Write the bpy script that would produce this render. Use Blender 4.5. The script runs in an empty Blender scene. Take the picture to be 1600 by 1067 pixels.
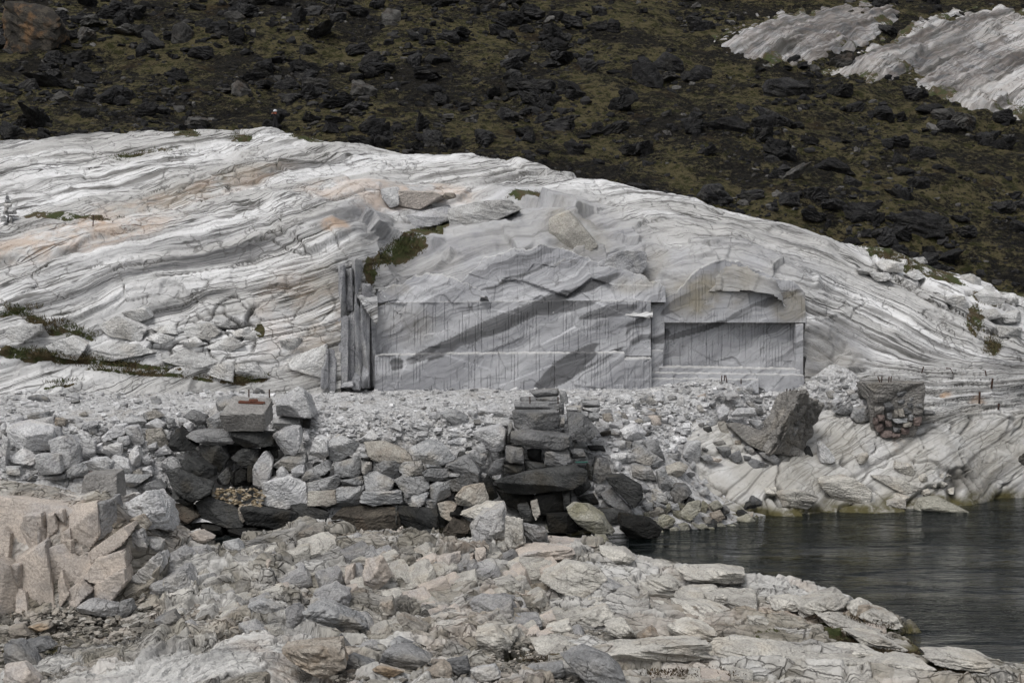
import bpy, math, random
import numpy as np
from mathutils import Vector, Euler

rnd = random.Random(7)
np.random.seed(7)
scene = bpy.context.scene
C = scene.collection

# ------------------------------------------------------------------ camera
F = 2400.0                       # focal length in photo pixels (1600 wide)
CAMZ = 13.0
PITCH = math.atan(133.5 / F)
cam_d = bpy.data.cameras.new("camera")
cam_d.sensor_width = 36.0
cam_d.lens = 36.0 * F / 1600.0
cam_d.clip_start = 0.5
cam_d.clip_end = 3000.0
cam = bpy.data.objects.new("camera", cam_d)
cam.location = (0, 0, CAMZ)
cam.rotation_euler = (math.pi / 2 - PITCH, 0, 0)
C.objects.link(cam)
scene.camera = cam

# ------------------------------------------------------------------ light
SUN_EL, SUN_AZ = math.radians(58), math.radians(215)   # azimuth: clockwise from +Y, where the sun stands
world = bpy.data.worlds.new("World")
scene.world = world
world.use_nodes = True
wn, wl = world.node_tree.nodes, world.node_tree.links
wn.clear()
w_out = wn.new("ShaderNodeOutputWorld")
w_bg = wn.new("ShaderNodeBackground")
w_sky = wn.new("ShaderNodeTexSky")
w_sky.sky_type = 'NISHITA'
w_sky.sun_disc = False
w_sky.sun_elevation = SUN_EL
w_sky.sun_rotation = SUN_AZ
w_sky.dust_density = 4.0
w_sky.ozone_density = 1.0
w_hsv = wn.new("ShaderNodeHueSaturation")
w_hsv.inputs['Saturation'].default_value = 0.22
wl.new(w_sky.outputs[0], w_hsv.inputs['Color'])
wl.new(w_hsv.outputs[0], w_bg.inputs[0])
w_bg.inputs[1].default_value = 0.105
wl.new(w_bg.outputs[0], w_out.inputs[0])

sun_d = bpy.data.lights.new("sun", 'SUN')
sun_d.energy = 0.9
sun_d.angle = math.radians(22)
sun_d.color = (1.0, 0.97, 0.93)
sun = bpy.data.objects.new("sun", sun_d)
C.objects.link(sun)
sdir = Vector((math.sin(SUN_AZ) * math.cos(SUN_EL), math.cos(SUN_AZ) * math.cos(SUN_EL), math.sin(SUN_EL)))
sun.rotation_euler = (-sdir).to_track_quat('-Z', 'Y').to_euler()
sun.location = (0, 0, 120)

scene.cycles.max_bounces = 4
scene.cycles.use_adaptive_sampling = True
scene.cycles.adaptive_threshold = 0.035
scene.cycles.caustics_reflective = False
scene.cycles.caustics_refractive = False
scene.cycles.diffuse_bounces = 2
scene.cycles.glossy_bounces = 2
scene.cycles.transparent_max_bounces = 6
vs = scene.view_settings
vs.view_transform = 'Standard'
vs.look = 'None'
vs.exposure = 0.3
vs.gamma = 1.0
vs.use_curve_mapping = False

# ------------------------------------------------------------------ projection helpers
CP, SP = math.cos(PITCH), math.sin(PITCH)


def ray(px, py):
    a = (np.asarray(px, float) - 800.0) / F
    b = (533.5 - np.asarray(py, float)) / F
    return a, CP + b * SP, -SP + b * CP


def at(px, py, Y):
    """photo pixel + world distance -> world point"""
    dx, dy, dz = ray(px, py)
    t = np.asarray(Y, float) / dy
    return np.stack([dx * t, np.broadcast_to(np.asarray(Y, float), (dx * t).shape), CAMZ + dz * t], -1)


def project(X, Y, Z):
    rz = Z - CAMZ
    depth = Y * CP - rz * SP
    up = Y * SP + rz * CP
    return 800 + F * X / depth, 533.5 - F * up / depth


# ------------------------------------------------------------------ noise helpers
def _h(ix, iy, seed):
    h = (ix.astype(np.int64) * 374761393 + iy.astype(np.int64) * 668265263 + seed * 974634777) & 0xffffffff
    h = ((h ^ (h >> 13)) * 1274126177) & 0xffffffff
    h = ((h ^ (h >> 15)) * 2246822519) & 0xffffffff
    return ((h ^ (h >> 16)) & 0xffffff) / float(0x1000000)


def perlin(x, y, seed=0):
    x, y = np.broadcast_arrays(np.asarray(x, float), np.asarray(y, float))
    ix, iy = np.floor(x), np.floor(y)
    fx, fy = x - ix, y - iy
    ux, uy = fx * fx * fx * (fx * (fx * 6 - 15) + 10), fy * fy * fy * (fy * (fy * 6 - 15) + 10)
    r = 0
    for ox in (0, 1):
        for oy in (0, 1):
            a = _h(ix + ox, iy + oy, seed) * 2 * math.pi
            g = np.cos(a) * (fx - ox) + np.sin(a) * (fy - oy)
            r = r + g * (ux if ox else 1 - ux) * (uy if oy else 1 - uy)
    return r * 1.5


def fbm(x, y, octv=4, seed=0, gain=0.5):
    r, a = 0, 1.0
    for i in range(octv):
        r = r + a * perlin(np.asarray(x) * 2 ** i, np.asarray(y) * 2 ** i, seed + i * 17)
        a *= gain
    return r


def voronoi(x, y, seed=0, jit=0.95):
    ix, iy = np.floor(x), np.floor(y)
    f1 = np.full(x.shape, 9.0); f2 = np.full(x.shape, 9.0)
    a = [np.zeros(x.shape) for _ in range(4)]; b2 = [np.zeros(x.shape) for _ in range(4)]
    for ox in (-1, 0, 1):
        for oy in (-1, 0, 1):
            gx, gy = ix + ox, iy + oy
            qx = gx + .5 + (_h(gx, gy, seed) - .5) * jit
            qy = gy + .5 + (_h(gx, gy, seed + 91) - .5) * jit
            d = np.hypot(x - qx, y - qy)
            n1 = d < f1
            n2 = ~n1 & (d < f2)
            new = (gx, gy, qx, qy)
            for k in range(4):
                b2[k] = np.where(n1, a[k], np.where(n2, new[k], b2[k]))
                a[k] = np.where(n1, new[k], a[k])
            f2 = np.where(n1, f1, np.where(n2, d, f2))
            f1 = np.where(n1, d, f1)
    return f1, f2, a[0], a[1], x - a[2], y - a[3], b2[0], b2[1], x - b2[2], y - b2[3]


def facets(x, y, seed, tilt=1.0, soft=.0, ids=False):
    """blocky rock: every cell a tilted plane of its own height; returns height (-1..1) and edge distance"""
    f1, f2, ix, iy, dx, dy, jx, jy, ex, ey = voronoi(x, y, seed)
    def pl(i, j, u, w):
        return _h(i, j, seed + 5) - .5 + tilt * ((_h(i, j, seed + 6) - .5) * u + (_h(i, j, seed + 7) - .5) * w)
    h = pl(ix, iy, dx, dy)
    if soft:
        k = .5 + .5 * sstep(0, soft, f2 - f1)
        h = h * k + pl(jx, jy, ex, ey) * (1 - k)
    if ids: return h, f2 - f1, _h(ix, iy, seed + 8)
    return h, f2 - f1


def sstep(a, b, x):
    t = np.clip((x - a) / (b - a), 0, 1)
    return t * t * (3 - 2 * t)


class RBF:
    def __init__(self, pts, c=2.0, sx=1.0, smooth=0.02):
        p = np.array(pts, float)
        self.p = p[:, :2] * (sx, 1); self.sx = sx; self.c = c
        n = len(p)
        A = np.sqrt(((self.p[:, None] - self.p[None]) ** 2).sum(-1) + c * c) - smooth * np.eye(n)
        P = np.c_[np.ones(n), self.p]
        M = np.block([[A, P], [P.T, np.zeros((3, 3))]])
        self.w = np.linalg.lstsq(M, np.r_[p[:, 2], 0, 0, 0], rcond=None)[0]

    def __call__(self, X, Y):
        X, Y = np.broadcast_arrays(np.asarray(X, float), np.asarray(Y, float))
        sh = X.shape
        x, y = X.ravel() * self.sx, Y.ravel()
        r = self.w[-3] + self.w[-2] * x + self.w[-1] * y
        for i, (a, b) in enumerate(self.p):
            r = r + self.w[i] * np.sqrt((x - a) ** 2 + (y - b) ** 2 + self.c ** 2)
        return r.reshape(sh)


def rbf_px(tab, **k):
    t = np.array(tab, float)
    return RBF(at(t[:, 0], t[:, 1], t[:, 2]), **k)


def hit(zf, px, py, y0, y1, n=500):
    """world distance at which the pixel's ray meets the height function"""
    px, py = np.atleast_1d(px).astype(float), np.atleast_1d(py).astype(float)
    Ys = np.linspace(y0, y1, n)
    P = at(px[:, None], py[:, None], Ys[None])
    below = P[..., 2] < zf(P[..., 0], P[..., 1])
    k = np.where(below.any(1), below.argmax(1), n - 1)
    return Ys[k]


# ------------------------------------------------------------------ scene-graph helpers
def tag(o, label=None, cat=None, group=None, kind=None):
    if label: o["label"] = label
    if cat: o["category"] = cat
    if group: o["group"] = group
    if kind: o["kind"] = kind
    return o


def link(name, data, parent=None, loc=(0, 0, 0)):
    o = bpy.data.objects.new(name, data)
    o.location = loc
    C.objects.link(o)
    if parent is not None:
        o.parent = parent
        pl = Vector(parent.location)
        if parent.parent is not None: pl += Vector(parent.parent.location)
        o.location = Vector(loc) - pl
    return o


def empty(name, loc):
    o = bpy.data.objects.new(name, None)
    o.location = loc
    o.empty_display_size = .2
    C.objects.link(o)
    return o


def mesh_np(name, V, Q, mat=None, smooth=False):
    me = bpy.data.meshes.new(name)
    V = np.asarray(V, np.float32); Q = np.asarray(Q, np.int32)
    k = Q.shape[1]
    me.vertices.add(len(V)); me.vertices.foreach_set("co", V.ravel())
    me.loops.add(Q.size); me.loops.foreach_set("vertex_index", Q.ravel())
    me.polygons.add(len(Q))
    me.polygons.foreach_set("loop_start", np.arange(0, Q.size, k, dtype=np.int32))
    me.polygons.foreach_set("loop_total", np.full(len(Q), k, np.int32))
    me.polygons.foreach_set("use_smooth", np.full(len(Q), smooth))
    me.update(calc_edges=True)
    if mat is not None: me.materials.append(mat)
    return me


def attr_vec(me, name, A):
    a = me.attributes.new(name, 'FLOAT_VECTOR', 'POINT')
    a.data.foreach_set("vector", np.ascontiguousarray(A, np.float32).ravel())


def attr_col(me, name, A):
    a = me.attributes.new(name, 'FLOAT_COLOR', 'POINT')
    a.data.foreach_set("color", np.ascontiguousarray(A, np.float32).ravel())


def grid_quads(nr, nc):
    i = np.arange(nr * nc).reshape(nr, nc)
    return np.stack([i[:-1, :-1], i[:-1, 1:], i[1:, 1:], i[1:, :-1]], -1).reshape(-1, 4)


def compact(V, Q, *attrs):
    used = np.unique(Q)
    m = np.zeros(len(V), np.int64); m[used] = np.arange(len(used))
    return (V[used], m[Q]) + tuple(a[used] for a in attrs)


def ellipse_mask(px, py, ells):
    m = np.zeros(px.shape)
    for e in ells:
        cx, cy, rx, ry = e[:4]
        ang = math.radians(e[4]) if len(e) > 4 else 0
        dx, dy = px - cx, py - cy
        u = dx * math.cos(ang) - dy * math.sin(ang)
        v = dx * math.sin(ang) + dy * math.cos(ang)
        d = np.sqrt((u / rx) ** 2 + (v / ry) ** 2)
        m = np.maximum(m, sstep(1.35, .65, d) * (e[5] if len(e) > 5 else 1))
    return m


# ------------------------------------------------------------------ materials
def new_mat(name):
    m = bpy.data.materials.new(name)
    m.use_nodes = True
    nt = m.node_tree
    for n in list(nt.nodes):
        if n.type != 'OUTPUT_MATERIAL': nt.nodes.remove(n)
    b = nt.nodes.new("ShaderNodeBsdfPrincipled")
    nt.links.new(b.outputs[0], nt.nodes['Material Output'].inputs[0])
    return m, nt, b


class NB:
    """small node-building helper"""
    def __init__(self, nt): self.nt = nt
    def n(self, t, **k):
        x = self.nt.nodes.new(t)
        for a, v in k.items(): setattr(x, a, v)
        return x
    def l(self, a, b): self.nt.links.new(a, b)
    def val(self, sock, v):
        if hasattr(v, 'is_linked') or hasattr(v, 'links'): self.l(v, sock)
        else: sock.default_value = v
    def noise(self, vec, scale, detail=6, rough=.6, dist=0):
        x = self.n("ShaderNodeTexNoise")
        x.inputs['Scale'].default_value = scale; x.inputs['Detail'].default_value = detail
        x.inputs['Roughness'].default_value = rough; x.inputs['Distortion'].default_value = dist
        if vec is not None: self.l(vec, x.inputs['Vector'])
        return x.outputs['Fac']
    def vmul(self, vec, xyz):
        x = self.n("ShaderNodeVectorMath", operation='MULTIPLY')
        self.l(vec, x.inputs[0]); x.inputs[1].default_value = xyz
        return x.outputs[0]
    def vadd(self, a, b):
        x = self.n("ShaderNodeVectorMath", operation='ADD')
        self.l(a, x.inputs[0]); self.val(x.inputs[1], b)
        return x.outputs[0]
    def math(self, op, a, b=0.0, clamp=False):
        x = self.n("ShaderNodeMath", operation=op, use_clamp=clamp)
        self.val(x.inputs[0], a); self.val(x.inputs[1], b)
        return x.outputs[0]
    def ramp(self, f, a, b, lo=0.0, hi=1.0):
        x = self.n("ShaderNodeMapRange"); x.interpolation_type = 'SMOOTHSTEP'
        self.l(f, x.inputs[0])
        x.inputs[1].default_value = a; x.inputs[2].default_value = b
        x.inputs[3].default_value = lo; x.inputs[4].default_value = hi
        return x.outputs[0]
    def mix(self, f, a, b, mode='MIX'):
        x = self.n("ShaderNodeMix", data_type='RGBA', blend_type=mode)
        self.val(x.inputs[0], f)
        for s, v in ((x.inputs[6], a), (x.inputs[7], b)):
            if isinstance(v, tuple): s.default_value = (v[0], v[1], v[2], 1)
            else: self.l(v, s)
        return x.outputs[2]
    def bump(self, h, strength, dist, normal=None):
        x = self.n("ShaderNodeBump")
        x.inputs['Strength'].default_value = strength; x.inputs['Distance'].default_value = dist
        self.l(h, x.inputs['Height'])
        if normal is not None: self.l(normal, x.inputs['Normal'])
        return x.outputs[0]
    def attr(self, name):
        return self.n("ShaderNodeAttribute", attribute_name=name)


def rock_mat(name, light, dark, vein, streak=.5, tint=None, tint_amt=0.0, bump=.5, vary=.25, lichen=None, lich_amt=.0, strata=(1, 1, 5)):
    """loose stone: object-space mottling, thin veins along its bedding, own tone for each stone"""
    m, nt, b = new_mat(name); q = NB(nt)
    tc = q.n("ShaderNodeTexCoord").outputs['Object']
    oi = q.n("ShaderNodeObjectInfo").outputs['Random']
    cx = q.n("ShaderNodeCombineXYZ")
    for i in range(3): q.l(q.math('MULTIPLY', oi, (37.0, 91.0, 53.0)[i]), cx.inputs[i])
    v = q.vadd(tc, cx.outputs[0])
    rot = q.n("ShaderNodeVectorRotate"); rot.rotation_type = 'EULER_XYZ'
    q.l(v, rot.inputs['Vector'])
    cr = q.n("ShaderNodeCombineXYZ")
    q.l(q.math('MULTIPLY', q.math('SUBTRACT', oi, .5), .9), cr.inputs[0])
    q.l(q.math('MULTIPLY', q.math('SUBTRACT', q.math('FRACT', q.math('MULTIPLY', oi, 7.3)), .5), 1.6), cr.inputs[1])
    q.l(cr.outputs[0], rot.inputs['Rotation'])
    vs_ = q.vmul(rot.outputs[0], strata)
    n1 = q.noise(v, .9, 3, .6)
    n2 = q.noise(vs_, 1.6, 5, .68, .4)
    n3 = q.noise(v, 14, 2, .7)
    col = q.mix(q.ramp(n1, .38, .62), light, dark)
    col = q.mix(q.ramp(n2, .54, .66, 0, streak), col, vein)
    if tint is not None:
        n4 = q.noise(v, .7, 3, .5)
        col = q.mix(q.ramp(n4, .5, .68, 0, tint_amt), col, tint)
    if lichen is not None:
        n5 = q.noise(v, 3.2, 7, .75)
        col = q.mix(q.ramp(n5, .52, .6, 0, lich_amt), col, lichen)
    wv = q.n("ShaderNodeTexNoise"); q.l(v, wv.inputs['Vector']); wv.inputs['Scale'].default_value = 2.0; wv.inputs['Detail'].default_value = 3
    cv = q.vadd(q.vmul(rot.outputs[0], (1, 1, 1.8)), q.vmul(wv.outputs['Color'], (.5, .5, .5)))
    ve = q.n("ShaderNodeTexVoronoi", feature='DISTANCE_TO_EDGE'); q.l(cv, ve.inputs['Vector']); ve.inputs['Scale'].default_value = 1.7
    vc = q.n("ShaderNodeTexVoronoi"); q.l(cv, vc.inputs['Vector']); vc.inputs['Scale'].default_value = 5.5
    gate = q.ramp(q.noise(v, .8, 2, .5), .52, .60)
    ck = q.math('MULTIPLY', q.ramp(ve.outputs['Distance'], .035, .0), gate)
    col = q.mix(q.math('MULTIPLY', ck, .5), col, (vein[0] * .35, vein[1] * .35, vein[2] * .33))
    sp = q.ramp(n3, .3, .7, .78, 1.18)
    r2 = q.math('FRACT', q.math('MULTIPLY', oi, 13.7))
    tone = q.n("ShaderNodeMapRange"); q.l(r2, tone.inputs[0])
    tone.inputs[3].default_value = 1 - vary; tone.inputs[4].default_value = 1 + vary * .6
    k = q.math('MULTIPLY', sp, tone.outputs[0])
    g = q.n("ShaderNodeCombineColor")
    for i in range(3): q.l(k, g.inputs[i])
    col = q.mix(1.0, col, g.outputs[0], 'MULTIPLY')
    q.l(col, b.inputs['Base Color'])
    b.inputs['Roughness'].default_value = .88
    b.inputs['Specular IOR Level'].default_value = .25
    hsum = q.math('ADD', q.math('MULTIPLY', n2, .8), q.math('MULTIPLY', q.noise(v, 6, 3, .7), .6))
    hsum = q.math('ADD', hsum, q.math('MULTIPLY', vc.outputs['Distance'], -.7))
    hsum = q.math('SUBTRACT', hsum, q.math('MULTIPLY', ck, .8))
    q.l(q.bump(hsum, min(1.0, bump * 1.4), .10), b.inputs['Normal'])
    return m


M = {}
M['white'] = rock_mat("marble_rubble_white", (.60, .60, .60), (.46, .46, .47), (.22, .22, .22), .45, (.5, .44, .36), .25)
M['pale'] = rock_mat("marble_rubble_pale", (.42, .42, .42), (.29, .295, .30), (.13, .13, .13), .55, (.40, .34, .25), .35)
M['grey'] = rock_mat("grey_stone", (.25, .25, .25), (.165, .167, .17), (.085, .085, .085), .5, (.24, .21, .16), .3)
M['tan'] = rock_mat("tan_stone", (.41, .39, .35), (.30, .28, .25), (.15, .135, .115), .5, (.34, .25, .17), .35)
M['dark'] = rock_mat("dark_slate_stone", (.068, .069, .068), (.034, .035, .035), (.105, .105, .10), .45, (.075, .063, .042), .4, vary=.35)
M['black'] = rock_mat("wet_black_stone", (.022, .022, .021), (.012, .012, .011), (.035, .033, .028), .4, (.03, .024, .014), .5, vary=.3)
M['brown'] = rock_mat("brown_stained_stone", (.10, .088, .072), (.055, .048, .04), (.03, .027, .023), .6, (.13, .10, .075), .5)
M['pink'] = rock_mat("pinkish_bedrock", (.50, .44, .385), (.42, .375, .335), (.22, .205, .19), .35, (.33, .325, .33), .45, vary=.12, bump=.22, strata=(1, 1, 1.6))
M['blue'] = rock_mat("blue_grey_bedrock", (.37, .365, .36), (.275, .273, .275), (.14, .138, .136), .6, (.42, .395, .355), .5)
M['rusty'] = rock_mat("rust_stained_stone", (.34, .31, .27), (.24, .21, .175), (.11, .095, .08), .5, (.33, .22, .12), .5)
M['hill'] = rock_mat("black_lichen_boulder", (.026, .026, .027), (.011, .011, .012), (.05, .05, .05), .5, (.06, .057, .05), .45, vary=.5, bump=1.0, lichen=(.075, .073, .068), lich_amt=.5, strata=(1, 1, 2))
M['hillpale'] = rock_mat("grey_hill_boulder", (.12, .117, .11), (.045, .044, .042), (.03, .03, .03), .7, (.13, .095, .07), .4, vary=.4, bump=.9)
M['concrete'] = rock_mat("weathered_concrete", (.25, .24, .225), (.17, .163, .153), (.10, .096, .09), .4, (.28, .25, .2), .3, bump=.6, vary=.08, strata=(1, 1, 1.3))
M['concrete_pale'] = rock_mat("pale_concrete", (.33, .32, .305), (.24, .232, .222), (.14, .135, .13), .4, bump=.45, vary=.05, strata=(1, 1, 2))
M['redstone'] = rock_mat("reddish_masonry", (.25, .20, .18), (.17, .135, .125), (.10, .07, .06), .5, (.3, .25, .22), .4)
M['marble_block'] = rock_mat("marble_shore_rock", (.62, .62, .615), (.5, .495, .485), (.2, .197, .19), .6, (.5, .46, .4), .3, strata=(.35, .35, 3.5))
M['bigbrown'] = rock_mat("brown_orange_boulder", (.075, .065, .052), (.035, .032, .028), (.02, .02, .02), .6, (.17, .10, .05), .8, lichen=(.02, .02, .02), lich_amt=.7)
M['pinkwhite'] = rock_mat("pinkish_white_marble", (.62, .56, .51), (.54, .49, .45), (.3, .28, .26), .3, vary=.05)
M['cutrock'] = rock_mat("broken_grey_marble", (.44, .442, .455), (.30, .303, .318), (.15, .152, .16), .7, (.48, .475, .46), .5, bump=.3, vary=.12, strata=(.35, .35, 2.2))
M['tanrock'] = rock_mat("broken_tan_marble", (.46, .445, .405), (.36, .345, .315), (.2, .19, .17), .5, (.42, .37, .29), .4, bump=.3, vary=.1, strata=(.35, .35, 2.2))
M['cream'] = rock_mat("cream_bedrock", (.53, .51, .465), (.40, .385, .355), (.17, .162, .15), .6, (.42, .36, .28), .35, vary=.14, strata=(.6, .6, 4))
M['algae'] = rock_mat("algae_coated_stone", (.36, .35, .30), (.25, .242, .20), (.09, .085, .06), .55, (.20, .185, .11), .55)


def simple_mat(name, col, rough=.8, metal=0, noise=.0, col2=None, scale=20):
    m, nt, b = new_mat(name); q = NB(nt)
    if col2 is not None:
        tc = q.n("ShaderNodeTexCoord").outputs['Object']
        c = q.mix(q.ramp(q.noise(tc, scale, 5, .7), .4, .62), col, col2)
        q.l(c, b.inputs['Base Color'])
    else:
        b.inputs['Base Color'].default_value = (*col, 1)
    b.inputs['Roughness'].default_value = rough
    b.inputs['Metallic'].default_value = metal
    return m


M['rust'] = simple_mat("rusted_iron", (.12, .035, .015), .9, 0, 0, (.045, .022, .015), 18)
M['iron'] = simple_mat("dark_iron", (.035, .026, .022), .85, 0, 0, (.08, .035, .02), 9)
M['rope'] = simple_mat("teal_rope", (.02, .13, .10), .8, 0, 0, (.03, .08, .07), 30)


def marble_mat(name, light, mid, dark, streak_amt=1.0, fine=1.0, joint=.0, cutcol=None, jscale=(1.1, 2.6, 1.1), jdist=.8, bstr=.7, dmin=.45):
    """bedrock: bedding follows the 'strat' vector of the mesh; 'mask' = moss, dark band, ochre, cut face; 'mask2' = crack, algae, tan, gravel"""
    m, nt, b = new_mat(name); q = NB(nt)
    st = q.attr("strat").outputs['Vector']
    mk = q.n("ShaderNodeSeparateColor"); a = q.attr("mask"); q.l(a.outputs['Color'], mk.inputs[0])
    moss, dband, ochre, cut = mk.outputs[0], mk.outputs[1], mk.outputs[2], a.outputs['Alpha']
    mk2 = q.n("ShaderNodeSeparateColor"); a2 = q.attr("mask2"); q.l(a2.outputs['Color'], mk2.inputs[0])
    crack, algae, tan, bright = mk2.outputs[0], mk2.outputs[1], mk2.outputs[2], a2.outputs['Alpha']
    pos = q.n("ShaderNodeNewGeometry").outputs['Position']
    nlow = q.noise(pos, .22, 4, .55)
    s1 = q.noise(q.vmul(st, (.07, 1.7, .07)), 1.0, 5, .66, .25)
    s2 = q.noise(q.vmul(st, (.22, 6.5, .22)), 1.0, 4, .7, .2)
    s3 = q.noise(q.vmul(st, (.05, .6, .05)), 1.0, 3, .6, .4)
    sp = q.noise(pos, 5.5, 4, .75)
    natural = q.math('SUBTRACT', q.math('SUBTRACT', 1.0, q.math('MULTIPLY', cut, .75)), q.math('MULTIPLY', bright, .55), True)
    dense = q.ramp(q.noise(q.vmul(st, (.10, .22, .10)), 1.0, 3, .6), .36, .62, .12, 1.0)
    col = q.mix(q.ramp(s3, .40, .62), light, mid)
    col = q.mix(q.math('MULTIPLY', q.ramp(nlow, .45, .65), .35), col, mid)
    if cutcol is not None:
        cc = q.mix(q.ramp(s1, .36, .62), cutcol[0], cutcol[1])
        cc = q.mix(q.ramp(q.noise(pos, .5, 5, .6), .35, .65, 0, .5), cc, cutcol[2])
        col = q.mix(q.math('MULTIPLY', cut, .9), col, cc)
    col = q.mix(q.math('MULTIPLY', bright, .8), col, (.60, .595, .58))
    # weathering streaks along the bedding
    k1 = q.math('MULTIPLY', q.ramp(s1, .50, .62), q.math('MULTIPLY', q.math('MULTIPLY', natural, dense), 1.0 * streak_amt))
    col = q.mix(k1, col, dark)
    k2 = q.math('MULTIPLY', q.math('MULTIPLY', q.ramp(s2, .54, .61), q.ramp(s3, .36, .56, .35, 1.0)), q.math('MULTIPLY', q.math('MULTIPLY', natural, dense), 1.1 * fine), True)
    col = q.mix(k2, col, (dark[0] * .55, dark[1] * .55, dark[2] * .53))
    # thin black partings along the bedding
    def lines(sc, w, lo):
        nz = q.noise(q.vmul(st, sc), 1.0, 3, .55, .1)
        d = q.math('ABSOLUTE', q.math('SUBTRACT', nz, .5))
        gate = q.ramp(q.noise(q.vmul(st, (sc[0] * 2.5, sc[1] * .6, sc[2] * 2.5)), 1.0, 2, .6), lo, lo + .1)
        return q.math('MULTIPLY', q.ramp(d, w, w * .25), gate)
    pl_ = q.math('MAXIMUM', lines((.035, 1.1, .035), .012, .47), q.math('MULTIPLY', lines((.08, 2.8, .08), .02, .5), .85))
    pl_ = q.math('MULTIPLY', pl_, natural)
    col = q.mix(q.math('MULTIPLY', pl_, .9 * fine), col, (.055, .054, .05))
    # dark beds, plus the shade painted below the right shore overhang
    kd = q.math('MULTIPLY', dband, q.ramp(s1, .35, .6, dmin, 1.0))
    col = q.mix(kd, col, (.085, .086, .09))
    # fine jointing
    jn = q.n("ShaderNodeTexNoise"); q.l(pos, jn.inputs['Vector']); jn.inputs['Scale'].default_value = 1.4; jn.inputs['Detail'].default_value = 2
    jv = q.vadd(q.vmul(st, jscale), q.vmul(jn.outputs['Color'], (jdist, jdist, jdist)))
    je = q.n("ShaderNodeTexVoronoi", feature='DISTANCE_TO_EDGE'); q.l(jv, je.inputs['Vector']); je.inputs['Scale'].default_value = 1.0
    jc = q.n("ShaderNodeTexVoronoi"); q.l(jv, jc.inputs['Vector']); jc.inputs['Scale'].default_value = 2.3
    jg = q.ramp(q.noise(pos, .33, 4, .6), .42, .56)
    jk = q.math('MULTIPLY', q.math('MULTIPLY', q.ramp(je.outputs['Distance'], .045, .0), jg), q.math('MULTIPLY', natural, joint))
    col = q.mix(jk, col, (.06, .057, .05))
    # warm tint and rust
    ko = q.math('MULTIPLY', ochre, q.ramp(q.noise(pos, .6, 4, .65), .35, .6))
    col = q.mix(ko, col, (.52, .37, .26))
    kt = q.math('MULTIPLY', tan, q.ramp(q.noise(pos, .45, 4, .6), .3, .62))
    col = q.mix(kt, col, (.27, .245, .19))
    # black lichen specks
    kl = q.math('MULTIPLY', q.ramp(sp, .57, .68), q.math('MULTIPLY', natural, .55))
    col = q.mix(kl, col, (.10, .10, .098))
    col = q.mix(q.math('MULTIPLY', crack, .8), col, (.045, .042, .036))
    ka = q.math('MULTIPLY', algae, q.ramp(q.noise(pos, 1.3, 5, .65), .25, .55))
    col = q.mix(ka, col, (.085, .075, .03))
    km = q.ramp(q.math('ADD', q.math('MULTIPLY', moss, .8), q.math('MULTIPLY', q.math('SUBTRACT', q.noise(pos, 1.5, 6, .78), .5), 2.4)), .45, .58)
    km = q.math('MULTIPLY', km, q.ramp(moss, .05, .2))
    mosscol = q.mix(q.ramp(q.noise(pos, 1.1, 5, .6), .4, .6), (.045, .055, .018), (.075, .056, .03))
    col = q.mix(km, col, mosscol)
    q.l(col, b.inputs['Base Color'])
    b.inputs['Roughness'].default_value = .85
    b.inputs['Specular IOR Level'].default_value = .3
    h = q.math('ADD', q.math('MULTIPLY', s1, .35), q.math('MULTIPLY', s2, .30))
    h = q.math('MULTIPLY', h, natural)
    h = q.math('ADD', h, q.math('MULTIPLY', sp, .35))
    h = q.math('SUBTRACT', h, q.math('MULTIPLY', pl_, .5))
    h = q.math('SUBTRACT', h, q.math('MULTIPLY', jk, .6))
    h = q.math('SUBTRACT', h, q.math('MULTIPLY', q.math('MULTIPLY', jc.outputs['Distance'], natural), .9 * joint))
    q.l(q.bump(h, bstr, .22), b.inputs['Normal'])
    return m


M['marble'] = marble_mat("marble_bedrock", (.76, .76, .765), (.49, .485, .475), (.18, .177, .17), 1.0, 1.0, .55, ((.40, .405, .425), (.21, .213, .23), (.46, .455, .44)), (.55, 1.3, .55))
M['cut'] = marble_mat("quarried_marble_face", (.53, .535, .555), (.33, .335, .355), (.12, .122, .132), .9, .3, 0, None, bstr=.25, dmin=.75)
M['shore'] = marble_mat("shore_bedrock", (.56, .54, .50), (.39, .375, .35), (.16, .155, .145), .9, .9, .9, None, (1.2, 2.6, 1.2), .3, .9)

# gravel
m, nt, b = new_mat("white_marble_gravel"); q = NB(nt)
pos = q.n("ShaderNodeNewGeometry").outputs['Position']
vz = q.n("ShaderNodeTexVoronoi"); q.l(pos, vz.inputs['Vector']); vz.inputs['Scale'].default_value = 5.0
sc_ = q.n("ShaderNodeSeparateColor"); q.l(vz.outputs['Color'], sc_.inputs[0])
col = q.mix(sc_.outputs[0], (.62, .62, .625), (.44, .435, .43))
col = q.mix(q.ramp(q.noise(pos, 3.0, 6, .7), .52, .64, 0, .6), col, (.12, .115, .105))
col = q.mix(q.ramp(q.noise(pos, .35, 5, .6), .52, .68, 0, .45), col, (.30, .27, .23))
q.l(col, b.inputs['Base Color']); b.inputs['Roughness'].default_value = .95
hh = q.math('ADD', q.math('MULTIPLY', vz.outputs['Distance'], -1.2), q.noise(pos, 7, 5, .7))
q.l(q.bump(hh, .9, .12), b.inputs['Normal'])
M['gravel'] = m

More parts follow.
